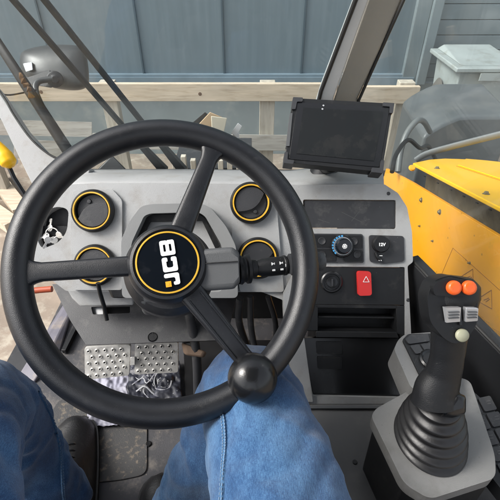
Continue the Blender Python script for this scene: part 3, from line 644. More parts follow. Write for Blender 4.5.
# cubby with keys
bm = NB(); slab(bm, FD, [(36, 250), (36, 206), (70, 204), (70, 250)], -.031, .004); slab(bm, FD, [(36, 250), (36, 226), (70, 226), (70, 250)], -.018, .012); link('cubby', bm, 'black', da)
kq = thing('key_bunch', FD.P(52, 236, -.014), 'bunch of metal keys on a ring in the cubby left of the top vent', 'keys')
bm = NB(); q = FD.P(52, 233, -.006); tube(bm, [q + FD.a * math.cos(t) * .012 + FD.b * math.sin(t) * .010 for t in [2 * math.pi * j / 24 for j in range(25)]], .0012, 8, cap=False); link('ring', bm, 'steel', kq, smooth=60)
for k, (px_, py_, an) in enumerate(((50, 228, 80), (46, 236, 200), (54, 240, 290), (59, 235, 330), (48, 240, 240))):
    bm = NB(); c = FD.P(px_, py_, -.010 + k * .0025); e = FD.a * math.cos(R(an)) + FD.b * math.sin(R(an)); g_ = FD.n.cross(e); n2 = (FD.n + g_ * .5 * (-1) ** k).normalized()
    lathe(bm, c, n2, [(0, .0008), (.0068, .0008), (.0072, 0), (.0068, -.0008), (0, -.0008)], 20); bar(bm, c, c + e * .019, .0042, .0015, n2); bar(bm, c + e * .012 + g_ * .001, c + e * .018 + g_ * .001, .006, .0013, n2)
    link('key', bm, 'steel', kq, bevel=.0003)
# blank panel
bm = NB(); slab(bm, FD, [(304, 200.5), (395, 201), (395, 228), (305, 227.5)], -.003, .01, r=.004); link('blank_panel', bm, 'charcoal', da, bevel=.0015)
strokes(FD, [((342, 212), (362, 222)), ((360, 211), (352, 221)), ((318, 219), (330, 223))], .0008, -.0029, mat('scratch', (.055, .055, .055), .5), da, 'scratch')
for q in ((388.5, 193.5), (293, 262), (408, 300)):
    bm = NB(); lathe(bm, FD.P(*q, 0), FD.n, [(0, .0008), (.0026, .0012), (.0034, .0006), (.0036, 0)], 16); link('screw', bm, 'charcoal', da, smooth=40)
# climate panel
cp = NB(); slab(cp, FD, [(311, 233.5), (363, 234), (364, 263), (312, 262.5)], .003, .004, r=.005); cpo = link('climate_panel', cp, 'charcoal', da, bevel=.0015)
for q in ([(313, 235), (336, 235), (336, 247), (313, 247)], [(344, 235.5), (362, 235.5), (362, 248), (344, 248)], [(344, 250), (362.5, 250), (362.5, 261.5), (344, 261.5)], [(314, 249), (336, 249), (336, 261), (314, 261)]):
    bm = NB(); slab(bm, FD, q, .0045, .0015, r=.003); link('panel_key', bm, 'black', cpo, bevel=.0006)
for q in ((354, 241.5), (357, 254.5), (322, 241), (322, 255)):
    bm = NB(); lathe(bm, FD.P(*q, .0045), FD.n, [(0, .0004), (.0052, .0004), (.0062, .0012), (.007, .0012), (.0076, 0)], 24); link('key_dimple', bm, 'charcoal', cpo, smooth=50)
c = FD.P(342, 246, .004)
bm = NB(); lathe(bm, c, FD.n, [(.0225, 0), (.0225, .004), (.0205, .007), (.017, .008), (0, .008)], 40); kb = link('climate_knob', bm, 'black_smooth', da, smooth=40)
bm = NB(); lathe(bm, c + FD.n * .008, FD.n, [(.0165, 0), (.0165, .001), (.014, .014), (.0125, .016), (0, .016)], 40); link('knob_cap', bm, 'gloss_black', kb, smooth=40)
bm = NB()
for k in range(9):
    t = R(95 + k * 16); e = FD.a * math.cos(t) + FD.b * math.sin(t); g_ = FD.n.cross(e); q = c + e * .0195 + FD.n * .0078
    hull(bm, [q + e * s1 * .0016 + g_ * s2 * .0018 + FD.n * s3 * .0004 for s1 in (-1, 1) for s2 in (-1, 1) for s3 in (-1, 1)])
link('blue_scale', bm, 'blue_mark', kb)
bm = NB(); lathe(bm, c + FD.n * .0082, FD.n, [(.0175, 0), (.0175, .0006), (.0166, .0006), (.0166, 0)], 40); link('knob_ring', bm, 'silver', kb)
bm = NB(); F2 = Fr(c, FD.a, FD.b)
for k in range(3):
    t = R(60 * k + 10); a_, b_ = math.cos(t) * .0048, math.sin(t) * .0048; tube(bm, [F2.p(-a_, -b_, .0243), F2.p(a_, b_, .0243)], .0007, 6)
for k in range(6):
    t = R(60 * k + 10); e = (math.cos(t), math.sin(t))
    for s_ in (-1, 1): tube(bm, [F2.p(e[0] * .0028, e[1] * .0028, .0243), F2.p(math.cos(t + s_ * .45) * .0046, math.sin(t + s_ * .45) * .0046, .0243)], .0005, 5)
link('snowflake_mark', bm, 'white', kb)
# socket panel
bm = NB(); slab(bm, FD, [(369, 235), (404, 236), (404.5, 261.5), (384, 264), (370, 262)], .003, .004, r=.006); sp = link('socket_panel', bm, 'charcoal', da, bevel=.0015)
c = FD.P(380, 244, .003)
bm = NB(); lathe(bm, c, FD.n, [(.0165, 0), (.0165, .009), (.0145, .012), (0, .0125)], 40); link('socket_cap', bm, 'black', sp, smooth=40)
a_, b_ = F2.h(381, 244, .0155); 
F3 = Fr(c, FD.a, FD.b); text_mesh('12V', F3, .0, -.001, .0085, .0128, 0, 'white', 'socket_print', sp, offset=.0003)
bm = NB(); tube(bm, [FD.P(376, 253, .006), FD.P(378, 258, .008), FD.P(381, 259, .006)], .0035, 10, spl=4); link('cap_strap', bm, 'black', sp, smooth=60)
strokes(FD, [((378, 257.5), (380, 260.5)), ((378, 255.5), (381, 255.5)), ((378, 260.5), (376, 258))], .0013, .0095, 'white', sp, 'strap_mark')
# lower black unit
sb = NB(); slab(sb, FD, [(296, 267), (404.5, 268), (404.5, 305), (297, 304)], -.002, .012, r=.003); sw_ = link('switch_panel', sb, 'black', da, bevel=.001)
slotm = NB()
slab(slotm, FD, [(297, 304.6), (404.5, 305.6), (404.5, 332), (315, 331)], -.045, .004)                 # back
for q, o1, t1 in (([(314, 304.5), (398, 305.5), (397, 309), (316, 308)], -.002, .043), ([(299, 304.6), (318, 304.6), (318, 331), (300, 331)], -.002, .043), ([(396, 305.6), (404.5, 305.6), (404.5, 336), (397, 334)], -.002, .043), ([(316, 331.3), (397, 332), (399, 338), (316, 337.5)], .001, .047)): slab(slotm, FD, q, o1, t1)
slab(slotm, FD, [(318, 316), (396, 317), (396, 319), (318, 318)], -.012, .03)
link('storage_slot', slotm, 'black', da, bevel=.0012)
bm = NB(); slab(bm, FD, [(303, 338), (404.5, 338.5), (404.5, 397), (314, 395.5), (304, 350)], -.008, .012, r=.004); lw = link('lower_panel', bm, 'black_smooth', da, bevel=.001)
for q in ([(316, 341.5), (342, 342), (342, 354), (317, 354)], [(317, 356.5), (342, 357), (342, 369), (318, 369)]):
    bm = NB(); slab(bm, FD, q, -.006, .004, r=.003); link('blanking_plate', bm, 'black', lw, bevel=.0008)
c = FD.P(331.5, 282, -.002)
bm = NB(); lathe(bm, c, FD.n, [(.0215, 0), (.0215, .003), (.019, .005), (.0165, .005), (.0155, .002), (.011, .002), (.011, .006), (.0085, .007), (0, .006)], 36); ig = link('ignition_switch', bm, 'black_smooth', da, smooth=35)
bm = NB(); bar(bm, c + FD.n * .0075 - FD.b * .007, c + FD.n * .0075 + FD.b * .007, .003, .003, FD.n); link('key_slot', bm, 'charcoal', ig)
bm = NB(); slab(bm, FD, [(357.5, 271), (371, 271.5), (372, 295.5), (358.5, 296)], .008, .012, r=.006)
hs = link('hazard_switch', bm, 'red', da, bevel=.003)
strokes(FD, [((362, 281.5), (365, 276)), ((365, 276), (368, 281.5)), ((368, 281.5), (362, 281.5))], .0009, .0088, 'white', hs, 'triangle_mark')

# grey side plate between column and storage, and ledge beside the seat
bm = NB(); slab(bm, FD, [(283, 293), (296, 268), (303, 330), (313, 402), (300, 402), (288, 352)], .006, .006, r=.003); link('side_rib', bm, 'dash', da, bevel=.002)
le = NB(); zL = FD.P(350, 402).z; q0 = hz(313, 402.5, zL); q1 = hz(420, 402.5, zL)
hull(le, [(x, y, z) for x in (q0.x - .02, q1.x + .10) for y in (q0.y, -.15) for z in (0.002, zL - .003)])
tag(link('side_ledge', le, 'ledge', bevel=.004), 'dull grey raised box ledge beside the right leg below the black panel', 'ledge')
bm = NB(); bar(bm, (q0.x - .02, q0.y - .012, zL + .001), (q1.x + .08, q1.y - .012, zL + .001), .006, .006); tag(link('ledge_lip', bm, 'dash2', bevel=.001), 'thin lighter lip along the top edge of the side ledge', 'trim')
bm = NB(); lathe(bm, hz(355, 462, zL - .002), (0, 0, 1), [(0, .001), (.0035, .001), (.0045, 0)], 12); tag(link('plug', bm, 'black'), 'small dark plug on the grey side ledge', 'plug')

# right side wall trim (black, below window)
tr = thing('side_trim', (.40, .5, .1), 'black lower side wall trim below the right window', 'trim')
tq = [U(408, 258, .87), U(430, 281, .80), U(503, 355.5, .70), U(640, 492, .60)]
bm = NB(); lo = [Vector((q.x + .03, q.y, .02)) for q in tq]
a = [bm.verts.new(q) for q in tq]; b = [bm.verts.new(q + Vector((.025, .01, 0))) for q in tq]; c_ = [bm.verts.new(q) for q in lo]; d_ = [bm.verts.new(q + Vector((.025, .01, 0))) for q in lo]
for i in range(3):
    bm.faces.new([a[i], a[i + 1], b[i + 1], b[i]]); bm.faces.new([a[i], c_[i], c_[i + 1], a[i + 1]]); bm.faces.new([b[i], b[i + 1], d_[i + 1], d_[i]])
link('wall_panel', bm, 'trim', tr, bevel=.004)

# under-dash plate, column
FP = Fr(U(130, 325, .93), (1, 0, 0), (0, math.sin(R(62)), math.cos(R(62))))
up = thing('knee_plate', U(130, 325, .93), 'dark grey slotted plate above the pedals', 'plate')
bm = NB(); slab(bm, FP, [(52, 284), (240, 284), (226, 340), (86, 345), (70, 320)], 0, .006, [[(91, 307), (130, 306), (130, 313), (93, 314.5)]], r=.003); link('plate', bm, 'charcoal', up, bevel=.0015)
bm = NB(); slab(bm, FP, [(91, 306), (103, 306), (103, 314.5), (92, 315)], -.01, .002); link('catch', bm, 'silver', up)
bm = NB(); slab(bm, FP, [(84, 302), (134, 302), (134, 318), (84, 318)], -.03, .002); link('backing', bm, 'black', up)
bm = NB(); lathe(bm, FP.P(152.5, 337, .0005), FP.n, [(0, .0005), (.008, .0005), (.0095, .002), (.0105, 0)], 20); link('grommet', bm, 'black_smooth', up)
bm = NB(); hull(bm, [U(*q, .88) for q in ((66, 287), (134, 287), (134, 305), (80, 306), (72, 298))] + [U(*q, .91) for q in ((66, 287), (134, 287), (134, 303), (80, 304), (72, 298))]); link('duct', bm, 'dash', up, bevel=.005)
bm = NB(); hull(bm, [U(*q, d_) for d_ in (.84, .88) for q in ((106, 285), (140, 285), (140, 298), (112, 298))]); link('duct_end', bm, 'black', up, bevel=.004)
bm = NB(); tube(bm, [U(98, 283, .80), U(100, 293, .81), U(104, 306, .82), U(107, 320, .83)], .0042, 8); tag(link('cable_tail', bm, 'black', smooth=60), 'short black cable tail hanging under the left wheel spoke', 'cable')
bm = NB(); tube(bm, [U(30, 291, .80), U(40, 290, .80), U(52, 289, .80)], .0058, 12); tag(link('orange_handle', bm, M.setdefault('orange_dull', mat('dull_orange', (.36, .06, .018), .5, var=.15)), smooth=60), 'orange-red lever sticking out left below the dashboard', 'lever')
# cavity filler: dark firewall behind pedals
bm = NB(); box(bm, (-.48, .93, .003), (.14, .96, .48)); box(bm, (.14, .62, .003), (.42, .70, .30)); tag(link('firewall', bm, 'black', bevel=.003), 'black bulkhead behind the pedals under the dashboard', 'bulkhead')
bm = NB(); 
for k, (a, b, r_) in enumerate((((186, 300), (198, 402), .010), ((250, 296), (262, 372), .007), ((268, 296), (275, 350), .006), ((240, 298), (246, 344), .008))):
    t_ = NB(); tube(t_, [U(*a, .90), U((a[0] + b[0]) / 2 + 4 * (-1) ** k, (a[1] + b[1]) / 2, .94), U(*b, 1.0)], r_, 10, spl=5)
    tag(link('cable', t_, 'charcoal', smooth=60), ['black cable running down right of the pedals', 'slim cable left of the grey dashboard rib', 'slim cable nearest the grey dashboard rib', 'cable behind the lower right wheel spoke'][k], 'cable', 'cables under the dashboard')
bm.free()
bm = NB(); hull(bm, [U(*q, d_) for d_ in (.93, .97) for q in ((181, 342), (207, 352), (204, 358), (184, 355))]); tag(link('foam_scrap', bm, mat('pale_brown_foam', (.12, .08, .055), .9, var=.2), bevel=.008), 'crumpled tan foam scrap right of the pedals', 'scrap')

# ---- steering wheel
WC = Vector((-.10659, .43061, .63907)); EL, YWW = .84162, .22034; RW = .1845
Wn = Vector((math.cos(EL) * math.sin(YWW), -math.cos(EL) * math.cos(YWW), math.sin(EL)))
Wu = Vector((0, 0, 1)).cross(Wn).normalized(); Wv = Wn.cross(Wu)
FWH = Fr(WC, Wu, Wv)
stw = thing('steering_wheel', WC, 'worn black three-spoke steering wheel with round gold-ringed hub badge', 'steering wheel')
bm = NB(); TS, PS = 180, 28; rr = .0188; rg = []
for i in range(TS):
    t = 2 * math.pi * i / TS; e = Wu * math.cos(t) + Wv * math.sin(t)
    rg.append([bm.verts.new(WC + e * (RW + rr * .95 * math.cos(s)) + Wn * rr * 1.05 * math.sin(s)) for s in [2 * math.pi * k / PS for k in range(PS)]])
for i in range(TS):
    a, b = rg[i], rg[(i + 1) % TS]
    for k in range(PS): j = (k + 1) % PS; bm.faces.new([a[k], b[k], b[j], a[j]])
link('rim', bm, 'wheel', stw, smooth=80)
HC = WC + Wn * .006
def spoke(px, py, w0, w1):      # towards pixel on the rim
    a, b = FWH.h(px, py); t = math.atan2(b, a); e = Wu * math.cos(t) + Wv * math.sin(t); g_ = Wn.cross(e)
    bm = NB(); secs = []
    N = 18
    for k in range(N + 1):
        u = k / N; r_ = .030 + (RW - .006 - .030) * u
        wd = w0 + (w1 - w0) * u
        if u > .82: wd += ((u - .82) / .18) ** 2 * .028
        hgt = .006 * (1 - u) ** 1.2; th = .0085
        c = WC + e * r_ + Wn * (hgt + .002)
        sec = []
        for s in range(20):
            q = 2 * math.pi * s / 20; x = math.copysign(abs(math.cos(q)) ** .45, math.cos(q)); y = math.copysign(abs(math.sin(q)) ** .6, math.sin(q))
            sec.append(bm.verts.new(c + g_ * x * wd / 2 + Wn * y * th))
        secs.append(sec)
    for a_, b_ in zip(secs, secs[1:]):
        for s in range(20): j = (s + 1) % 20; bm.faces.new([a_[s], b_[s], b_[j], a_[j]])
    bm.faces.new(secs[0][::-1]); bm.faces.new(secs[-1])
    o = link('spoke', bm, 'wheel', stw, smooth=60)
    if px > 220:
        bm = NB(); tube(bm, [WC + e * r1 + g_ * .009 + Wn * (.0115 + .006 * (1 - r1 / RW)) for r1 in (.055, .09, .13, .155)], .0012, 6); tube(bm, [WC + e * r1 - g_ * .009 + Wn * (.0115 + .006 * (1 - r1 / RW)) for r1 in (.055, .09, .13, .155)], .0012, 6); link('moulded_ridge', bm, 'wheel', o, smooth=60)
spoke(14, 274, .026, .023); spoke(214, 147, .031, .022); spoke(255, 372, .034, .023)
bm = NB(); lathe(bm, WC, Wn, [(.030, -.06), (.040, -.05), (.047, -.03), (.0515, -.01), (.0525, .004), (.050, .016), (.0465, .0215), (.0430, .0225), (.0418, .0205), (0, .0205)], 72); hub = link('hub', bm, 'wheel', stw, smooth=40)
bm = NB(); lathe(bm, WC + Wn * .0206, Wn, [(.0412, 0), (.0412, .0008), (.038, .0012), (0, .0022)], 72); bd = link('badge', bm, 'gloss_black', stw, smooth=40)
bm = NB(); lathe(bm, WC + Wn * .0215, Wn, [(.0398, 0), (.0396, .0012), (.0378, .0014), (.0374, 0)], 72); link('badge_ring', bm, 'gold', bd, smooth=40)
# badge lettering, reading upwards
FT = Fr(WC + Wn * .0245, Wu, Wv)
ang = R(90 + 1); ta = (math.cos(ang), math.sin(ang)); tb = (-ta[1], ta[0])
def tl(x, y): return (ta[0] * x + tb[0] * y, ta[1] * x + tb[1] * y)
def glyph(outer, holes=()):
    bm = NB(); slab(bm, FT, rnd([tl(*q) for q in outer], .0030, 6), 0, .0008, [rnd([tl(*q) for q in h_], .0008, 3) for h_ in holes], px=False); return link('badge_letter', bm, 'white', bd)
cap = .0185; y0 = -.0115; y1 = y0 + cap; st_ = .0052
def G(x, w, kind):
    if kind == 'J': return glyph([(x, y0), (x + w, y0), (x + w, y1), (x + w - st_, y1), (x + w - st_, y0 + st_), (x + st_ * .8, y0 + st_), (x + st_ * .8, y0 + st_ * 1.5), (x, y0 + st_ * 1.5)])
    if kind == 'C': return glyph([(x, y0), (x + w, y0), (x + w, y0 + cap * .38), (x + w - st_, y0 + cap * .38), (x + w - st_, y0 + st_), (x + st_, y0 + st_), (x + st_, y1 - st_), (x + w - st_, y1 - st_), (x + w - st_, y1 - cap * .38), (x + w, y1 - cap * .38), (x + w, y1), (x, y1)])
    m_ = (y0 + y1) / 2
    return glyph([(x, y0), (x + w, y0), (x + w, m_ - .0008), (x + w - .0011, m_), (x + w, m_ + .0008), (x + w, y1), (x, y1)], [[(x + st_, y0 + .0042), (x + w - st_, y0 + .0042), (x + w - st_, m_ - .0022), (x + st_, m_ - .0022)], [(x + st_, m_ + .0022), (x + w - st_, m_ + .0022), (x + w - st_, y1 - .0042), (x + st_, y1 - .0042)]])
G(-.0300, .0150, 'J'); G(-.0128, .0185, 'C'); G(.0080, .0195, 'B')
bm = NB(); slab(bm, FT, [tl(*q) for q in ((-.0315, y1 - .0075), (-.0245, y1 - .0075), (-.0245, y1 - .0005), (-.0315, y1 - .0005))], 0, .0008, px=False); link('badge_square', bm, 'orange_print', bd)
bm = NB(); slab(bm, FT, [tl(*q) for q in ((-.0293, y1 - .0053), (-.0267, y1 - .0053), (-.0267, y1 - .0027), (-.0293, y1 - .0027))], .0003, .0008, px=False); link('badge_square_dot', bm, 'gold', bd)
# spinner knob
kc_a, kc_b = FWH.h(252, 380); kt = math.atan2(kc_b, kc_a); ke = Wu * math.cos(kt) + Wv * math.sin(kt)
KC = U(252.5, 378, (WC + ke * RW - CAM).dot(FW) - .035)
bm = NB(); pr = [(0, .0262)]
for k in range(1, 18): t = math.pi / 2 - k * math.pi * .86 / 17; pr.append((.0298 * math.cos(t), .0262 * math.sin(t)))
pr += [(.011, -.021), (.010, -.036), (0, -.036)]
lathe(bm, KC, Wn * .6 - ray(252, 378) * .35, pr, 48); link('spinner_knob', bm, 'black_smooth', stw, smooth=60)

# ---- column
sc = thing('steering_column', WC - Wn * .05, 'dark grey steering column shroud below the wheel hub', 'column')
bm = NB(); q = WC - Wn * .035
hull(bm, [WC - Wn * h_ + Wu * x + Wv * y for h_, s_ in ((.035, 1), (.17, 1.2)) for x, y in ((-.045 * s_, -.045 * s_), (.045 * s_, -.045 * s_), (.055 * s_, .03), (-.05 * s_, .03))]); link('shroud', bm, 'dash2', sc, bevel=.012)
bm = NB(); hull(bm, [U(*q, d_) for d_ in (.55, .62) for q in ((190, 250), (232, 247), (239, 252), (240, 282), (234, 289), (192, 292))]); link('switch_housing', bm, 'dash2', sc, bevel=.009, seg=5)
bm = NB(); tube(bm, [U(205, 263.5, .5485), U(238, 261.5, .5485)], .0007, 6); link('housing_joint', bm, 'black', sc)
bm = NB(); lathe(bm, WC - Wn * .02, Wn, [(.062, -.075), (.066, -.07), (.064, -.03), (.055, -.018), (0, -.018)], 56); link('lower_collar', bm, 'charcoal', sc, smooth=45)
d0 = .59
def sp_(px, py, d=d0): return U(px, py, d)
ax = (sp_(320, 262, .63) - sp_(240, 270, .60)); L = ax.length; axn = ax.normalized(); s0 = sp_(238, 270, .60)
bm = NB(); lathe(bm, s0, axn, [(0, 0), (.020, 0), (.021, .004), (.018, .008), (.018, .010), (.0205, .012), (.0205, .016), (.013, .019), (.012, .026), (0, .026)], 32); stk = link('stalk_base', bm, 'black', sc, smooth=35)
bm = NB(); lathe(bm, s0, axn, [(.009, .024), (.0125, .034), (.0135, .046), (.0135, .066), (.0145, .067), (.0145, .070), (.0130, .071), (.0125, .078), (.0155, .079), (.0160, .085), (.0160, .100), (.0145, .104), (.010, .108), (0, .108)], 32); stm = link('control_stalk', bm, 'black', sc, smooth=35)
bm = NB(); lathe(bm, sp_(323, 261, .62), axn * -1, [(0, .0), (.012, 0), (.0135, .003), (.0135, .009), (.010, .014), (.009, .05), (0, .05)], 28); link('stalk_end', bm, 'dash2', sc, smooth=35)
bm = NB(); lathe(bm, sp_(290, 264, .603), axn, [(0, 0), (.0145, 0), (.0145, .03), (0, .03)], 28); link('stalk_tip', bm, 'charcoal', sc, smooth=35)
fs = Fr(s0 + axn * .056, axn, Vector((0, .6, .8)) - axn * axn.dot(Vector((0, .6, .8))))
for i, (x, y) in enumerate(((-.008, .005), (-.008, -.004), (.004, .005), (.004, -.004), (.012, .001))):
    bm = NB()
    if i % 2: slab(bm, fs, [(x - .002, y - .0012), (x + .002, y - .0012), (x + .002, y + .0012), (x - .002, y + .0012)], .0138, .0012, px=False)
    else:
        slab(bm, fs, [(x - .0026, y - .0022), (x + .0012, y), (x - .0026, y + .0022)], .0138, .0012, px=False); slab(bm, fs, [(x + .0014, y - .0014), (x + .002, y - .0014), (x + .002, y + .0014), (x + .0014, y + .0014)], .0138, .0012, px=False)
    link('symbol', bm, 'white', stm)

# ---- pedals
def pedal(q4, d, label):
    c = [U(*q, dd) for q, dd in zip(q4, d)]
    fr = Fr((c[0] + c[2]) / 2, c[1] - c[0], c[0] - c[3])
    o = thing('brake_pedal', fr.o, label, 'pedal', 'brake pedals')
    bm = NB(); slab(bm, fr, q4, 0, .008, r=.006); link('pad', bm, 'steel', o, bevel=.0035)
    bm = NB(); hol = NB()
    for r_ in range(5):
        for k in range(5 if r_ % 2 == 0 else 5):
            u = (k + (.5 if r_ % 2 == 0 else .95)) / 5.6; v = (r_ + .6) / 5.2
            p = (Vector(q4[0]) * (1 - u) + Vector(q4[1]) * u) * (1 - v) + (Vector(q4[3]) * (1 - u) + Vector(q4[2]) * u) * v
            w_ = fr.P(p.x, p.y, 0)
            lathe(bm, w_, fr.n, [(.0048, 0), (.0042, .0022), (.0030, .003), (.0022, .0026)], 14)
            lathe(hol, w_, fr.n, [(.0024, .0026), (.0018, .0012), (0, .0010)], 10)
    link('grip_dimples', bm, 'steel', o, smooth=50); link('dimple_holes', hol, 'black', o)
    bm = NB(); hull(bm, [fr.p(x, y, z) for x in (-.012, .012) for y, z in ((-.02, -.008), (.02, -.008), (-.0, -.03))]); tube(bm, [fr.p(0, 0, -.015), fr.p(.01, .06, -.05), fr.p(.015, .12, -.10)], .011, 12); link('arm', bm, 'charcoal', o, smooth=50)
    return o
pedal([(84.5, 347.5), (130.5, 345), (129, 375.5), (85, 380)], (1.0, 1.0, 1.02, 1.02), 'left dimpled steel brake pedal pad beside the floor edge')
pedal([(135, 344), (178, 342), (178, 372.5), (134.5, 374.5)], (1.0, 1.0, 1.02, 1.02), 'right dimpled steel brake pedal pad nearest the dark footwell')
bm = NB(); hull(bm, [U(*q, d_) for d_ in (1.0, 1.015) for q in ((130.4, 357), (134.8, 356.5), (134.8, 365), (130.2, 365.5))]); tag(link('pedal_latch', bm, 'steel', bevel=.001), 'small steel latch joining the two brake pedals', 'latch')
bm = NB(); bar(bm, U(170, 326, .98), U(171, 342, 1.0), .014, .006); tag(link('pedal_rod', bm, 'silver', bevel=.001), 'short pale metal rod above the right pedal', 'rod')
bm = NB(); hull(bm, [U(*q, d_) for d_ in (.95, 1.0) for q in ((180, 331), (196, 330), (197, 342), (182, 344))]); tag(link('pedal_bracket', bm, 'dash2', bevel=.003), 'grey bracket block above and right of the pedals', 'bracket')

# ---- tablet
tq = [(294, 98), (393, 103.5), (382, 172), (284.5, 162)]; td = (.80, .80, .775, .775)
tc_ = [U(*q, d_) for q, d_ in zip(tq, td)]
FTb = Fr((tc_[0] + tc_[2]) / 2, tc_[1] - tc_[0], tc_[0] - tc_[3])
tb_ = thing('tablet_screen', FTb.o, 'rugged black tablet display switched off, standing on the dashboard', 'tablet')
bm = NB(); slab(bm, FTb, tq, 0, .02, r=.010); link('casing', bm, 'black', tb_, bevel=.003)
ins = [(299.5, 104.5), (387, 109), (377.5, 163.5), (291.5, 155.5)]
bm = NB(); slab(bm, FTb, [(297.5, 102), (389.5, 107), (379.5, 167), (289, 159)], .0012, .002, r=.004); link('bezel', bm, 'black_smooth', tb_, bevel=.0006)
bm = NB(); slab(bm, FTb, [(303.5, 107.5), (383.5, 111.5), (374, 161), (296.5, 153.5)], .0020, .001); link('screen', bm, 'screen', tb_)
for q in ([(293, 97), (303, 97.5), (302.5, 101.5), (297, 101.5), (295.5, 109), (291.5, 109)], [(383, 102.3), (394.5, 103), (393, 113), (389.5, 113), (390, 106.5), (383, 106)], [(284.5, 152), (288, 152), (287.5, 159.5), (294, 160), (293.5, 164), (283.5, 162.8)], [(384.5, 160), (381, 160), (380, 168), (372, 167.5), (371.5, 172), (383, 173.2)]):
    bm = NB(); slab(bm, FTb, q, .004, .026, r=.002); link('corner_bumper', bm, 'charcoal', tb_, bevel=.002)
bm = NB(); slab(bm, FTb, [(290, 113), (292.6, 113), (289.5, 146), (286, 146)], .002, .014, r=.001); link('side_button', bm, 'dash2', tb_, bevel=.001)
for q in ((323.5, 105.5), (322.5, 109)):
    bm = NB(); lathe(bm, FTb.P(*q, .0022), FTb.n, [(0, .0004), (.0016, .0003), (.0018, 0)], 12); link('lens', bm, 'silver', tb_)
bm = NB(); tube(bm, [FTb.p(0, -.02, -.02), FTb.p(0, -.04, -.05), Vector((.16, .84, .57))], .014, 14); lathe(bm, (.16, .84, .562), (0, 0, 1), [(0, .02), (.02, .018), (.03, 0), (0, 0)], 24); link('mount', bm, 'black', tb_, smooth=50)

# ---- right console
ZC = .39
FC = Fr((.26, .31, ZC), (1, 0, 0), (0, 1, 0))
cn = thing('armrest_console', (.28, .3, .0), 'light grey control console with black side and button pads beside the seat', 'console')
base = [(371, 416), (376, 408.5), (408, 391), (432, 372), (470, 380), (495, 455), (496, 478), (434, 498), (426, 497), (404, 484)]
bm = NB(); slab(bm, FC, base, 0, .022, r=.012); link('top_plate', bm, 'console', cn, bevel=.006, seg=4)
bq = [FC.P(*q) for q in ((375, 419), (408, 396), (434, 380), (500, 470), (432, 493), (406, 480))]
bm = NB(); hull(bm, [Vector((q.x, q.y, ZC - .0225)) for q in bq] + [Vector((q.x + .01, q.y, .1)) for q in bq]); link('console_body', bm, 'black', cn, bevel=.01)
# front arm with pads
FA = Fr(hz(410, 360, .42), (1, 0, 0), (0, math.cos(R(8)), math.sin(R(8))))
bm = NB(); slab(bm, FA, [(394, 349), (398, 340), (405, 334), (434, 332), (452, 346), (456, 398), (436, 398), (411, 388)], 0, .05, r=.008); link('front_arm', bm, 'console', cn, bevel=.004)
bm = NB(); slab(bm, FA, [(402.5, 339.5), (408, 334), (438, 333), (454, 350), (457, 398), (430, 396)], .004, .008, r=.004); pad = link('pad', bm, 'black', cn, bevel=.0015)
for q in ([(405, 339), (411, 334.5), (428, 333.5), (430, 341), (409, 344)], [(410, 345.5), (419, 344), (424, 352), (416, 354)], [(420.5, 344), (431, 342.5), (433, 350), (426, 352)]):
    bm = NB(); slab(bm, FA, q, .0065, .003, r=.003); link('pad_key', bm, 'charcoal', pad, bevel=.001)
bm = NB(); lathe(bm, FA.P(431, 360, .004), FA.n, [(.019, 0), (.019, .003), (.016, .005), (.013, .003), (.008, .004), (0, .004)], 32); link('dial', bm, 'black_smooth', pad, smooth=40)
# keypad strip behind joystick on the right
FK = Fr(hz(480, 430, .375), (1, 0, 0), (0, 1, 0.15))
bm = NB(); slab(bm, FK, [(458, 388), (474, 392), (540, 452), (560, 500), (510, 500), (486, 470), (462, 420)], 0, .03, r=.004); kp = link('keypad', bm, 'black_smooth', cn, bevel=.002)
vx = ((462, 396), (470, 394.5)); 
for r_ in range(6):
    for k in range(2):
        o_ = Vector((464 + k * 14 + r_ * 8.2, 401.5 - k * 3.5 + r_ * 15.5)); e1 = Vector((12.2, -2.5)); e2 = Vector((7.2, 13.6))
        bm = NB(); slab(bm, FK, [tuple(o_ - (0, 0) if False else o_), tuple(o_ + e1), tuple(o_ + e1 + e2), tuple(o_ + e2)], .003, .003, r=.003); kk = link('keypad_button', bm, 'charcoal', kp, bevel=.001)
        cc = o_ + e1 * .5 + e2 * .5
        strokes(FK, [((cc.x - 2.2, cc.y - 1.5), (cc.x + 1.8, cc.y - 2.2)), ((cc.x - 1.4, cc.y + 1.2), (cc.x + 2.4, cc.y + .8))], .0007, .0036, M.setdefault('faint', mat('faint_icon', (.10, .10, .10), .5)), kk, 'icon')
# joystick
js = thing('joystick', FC.P(430, 440), 'black joystick with ribbed gaiter, orange buttons and grey rockers', 'joystick')
jb = FC.P(430, 437, .002); jt = U(440, 385, .575)
JA = (jt - jb); JL = JA.length; JN = JA.normalized()
bm = NB(); nr = 5; path = []; seg = 56; rings = []
def ring(c, n, r, sx=1.0, sy=1.0):
    u = (Vector((1, 0, 0)) - n * n.x).normalized(); v = n.cross(u); return [bm.verts.new(c + (u * math.cos(t) * sx + v * math.sin(t) * sy) * r) for t in [2 * math.pi * k / seg for k in range(seg)]]
H = .060
steps = 60; top_c = U(438, 402, .585)
for i in range(steps + 1):
    u = i / steps; c = jb * (1 - u) + top_c * u; n = (Vector((0, 0, 1)) * (1 - u) + JN * u).normalized()
    r = .0480 * (1 - u) + .027 * u + .0034 * math.cos(u * 5.0 * 2 * math.pi + .2) * (1 - .35 * u) + .0035 * math.sin(u * math.pi)
    rings.append(ring(c, n, r, 1.0, 1.12))
for a, b in zip(rings, rings[1:]):
    for k in range(seg): j = (k + 1) % seg; bm.faces.new([a[k], a[j], b[j], b[k]])
bm.faces.new(rings[-1]); link('gaiter', bm, 'rubber', js, smooth=80)
def pxring(cx, cy, d, rx, ry, n=28):   # rounded section facing the stick axis
    return None
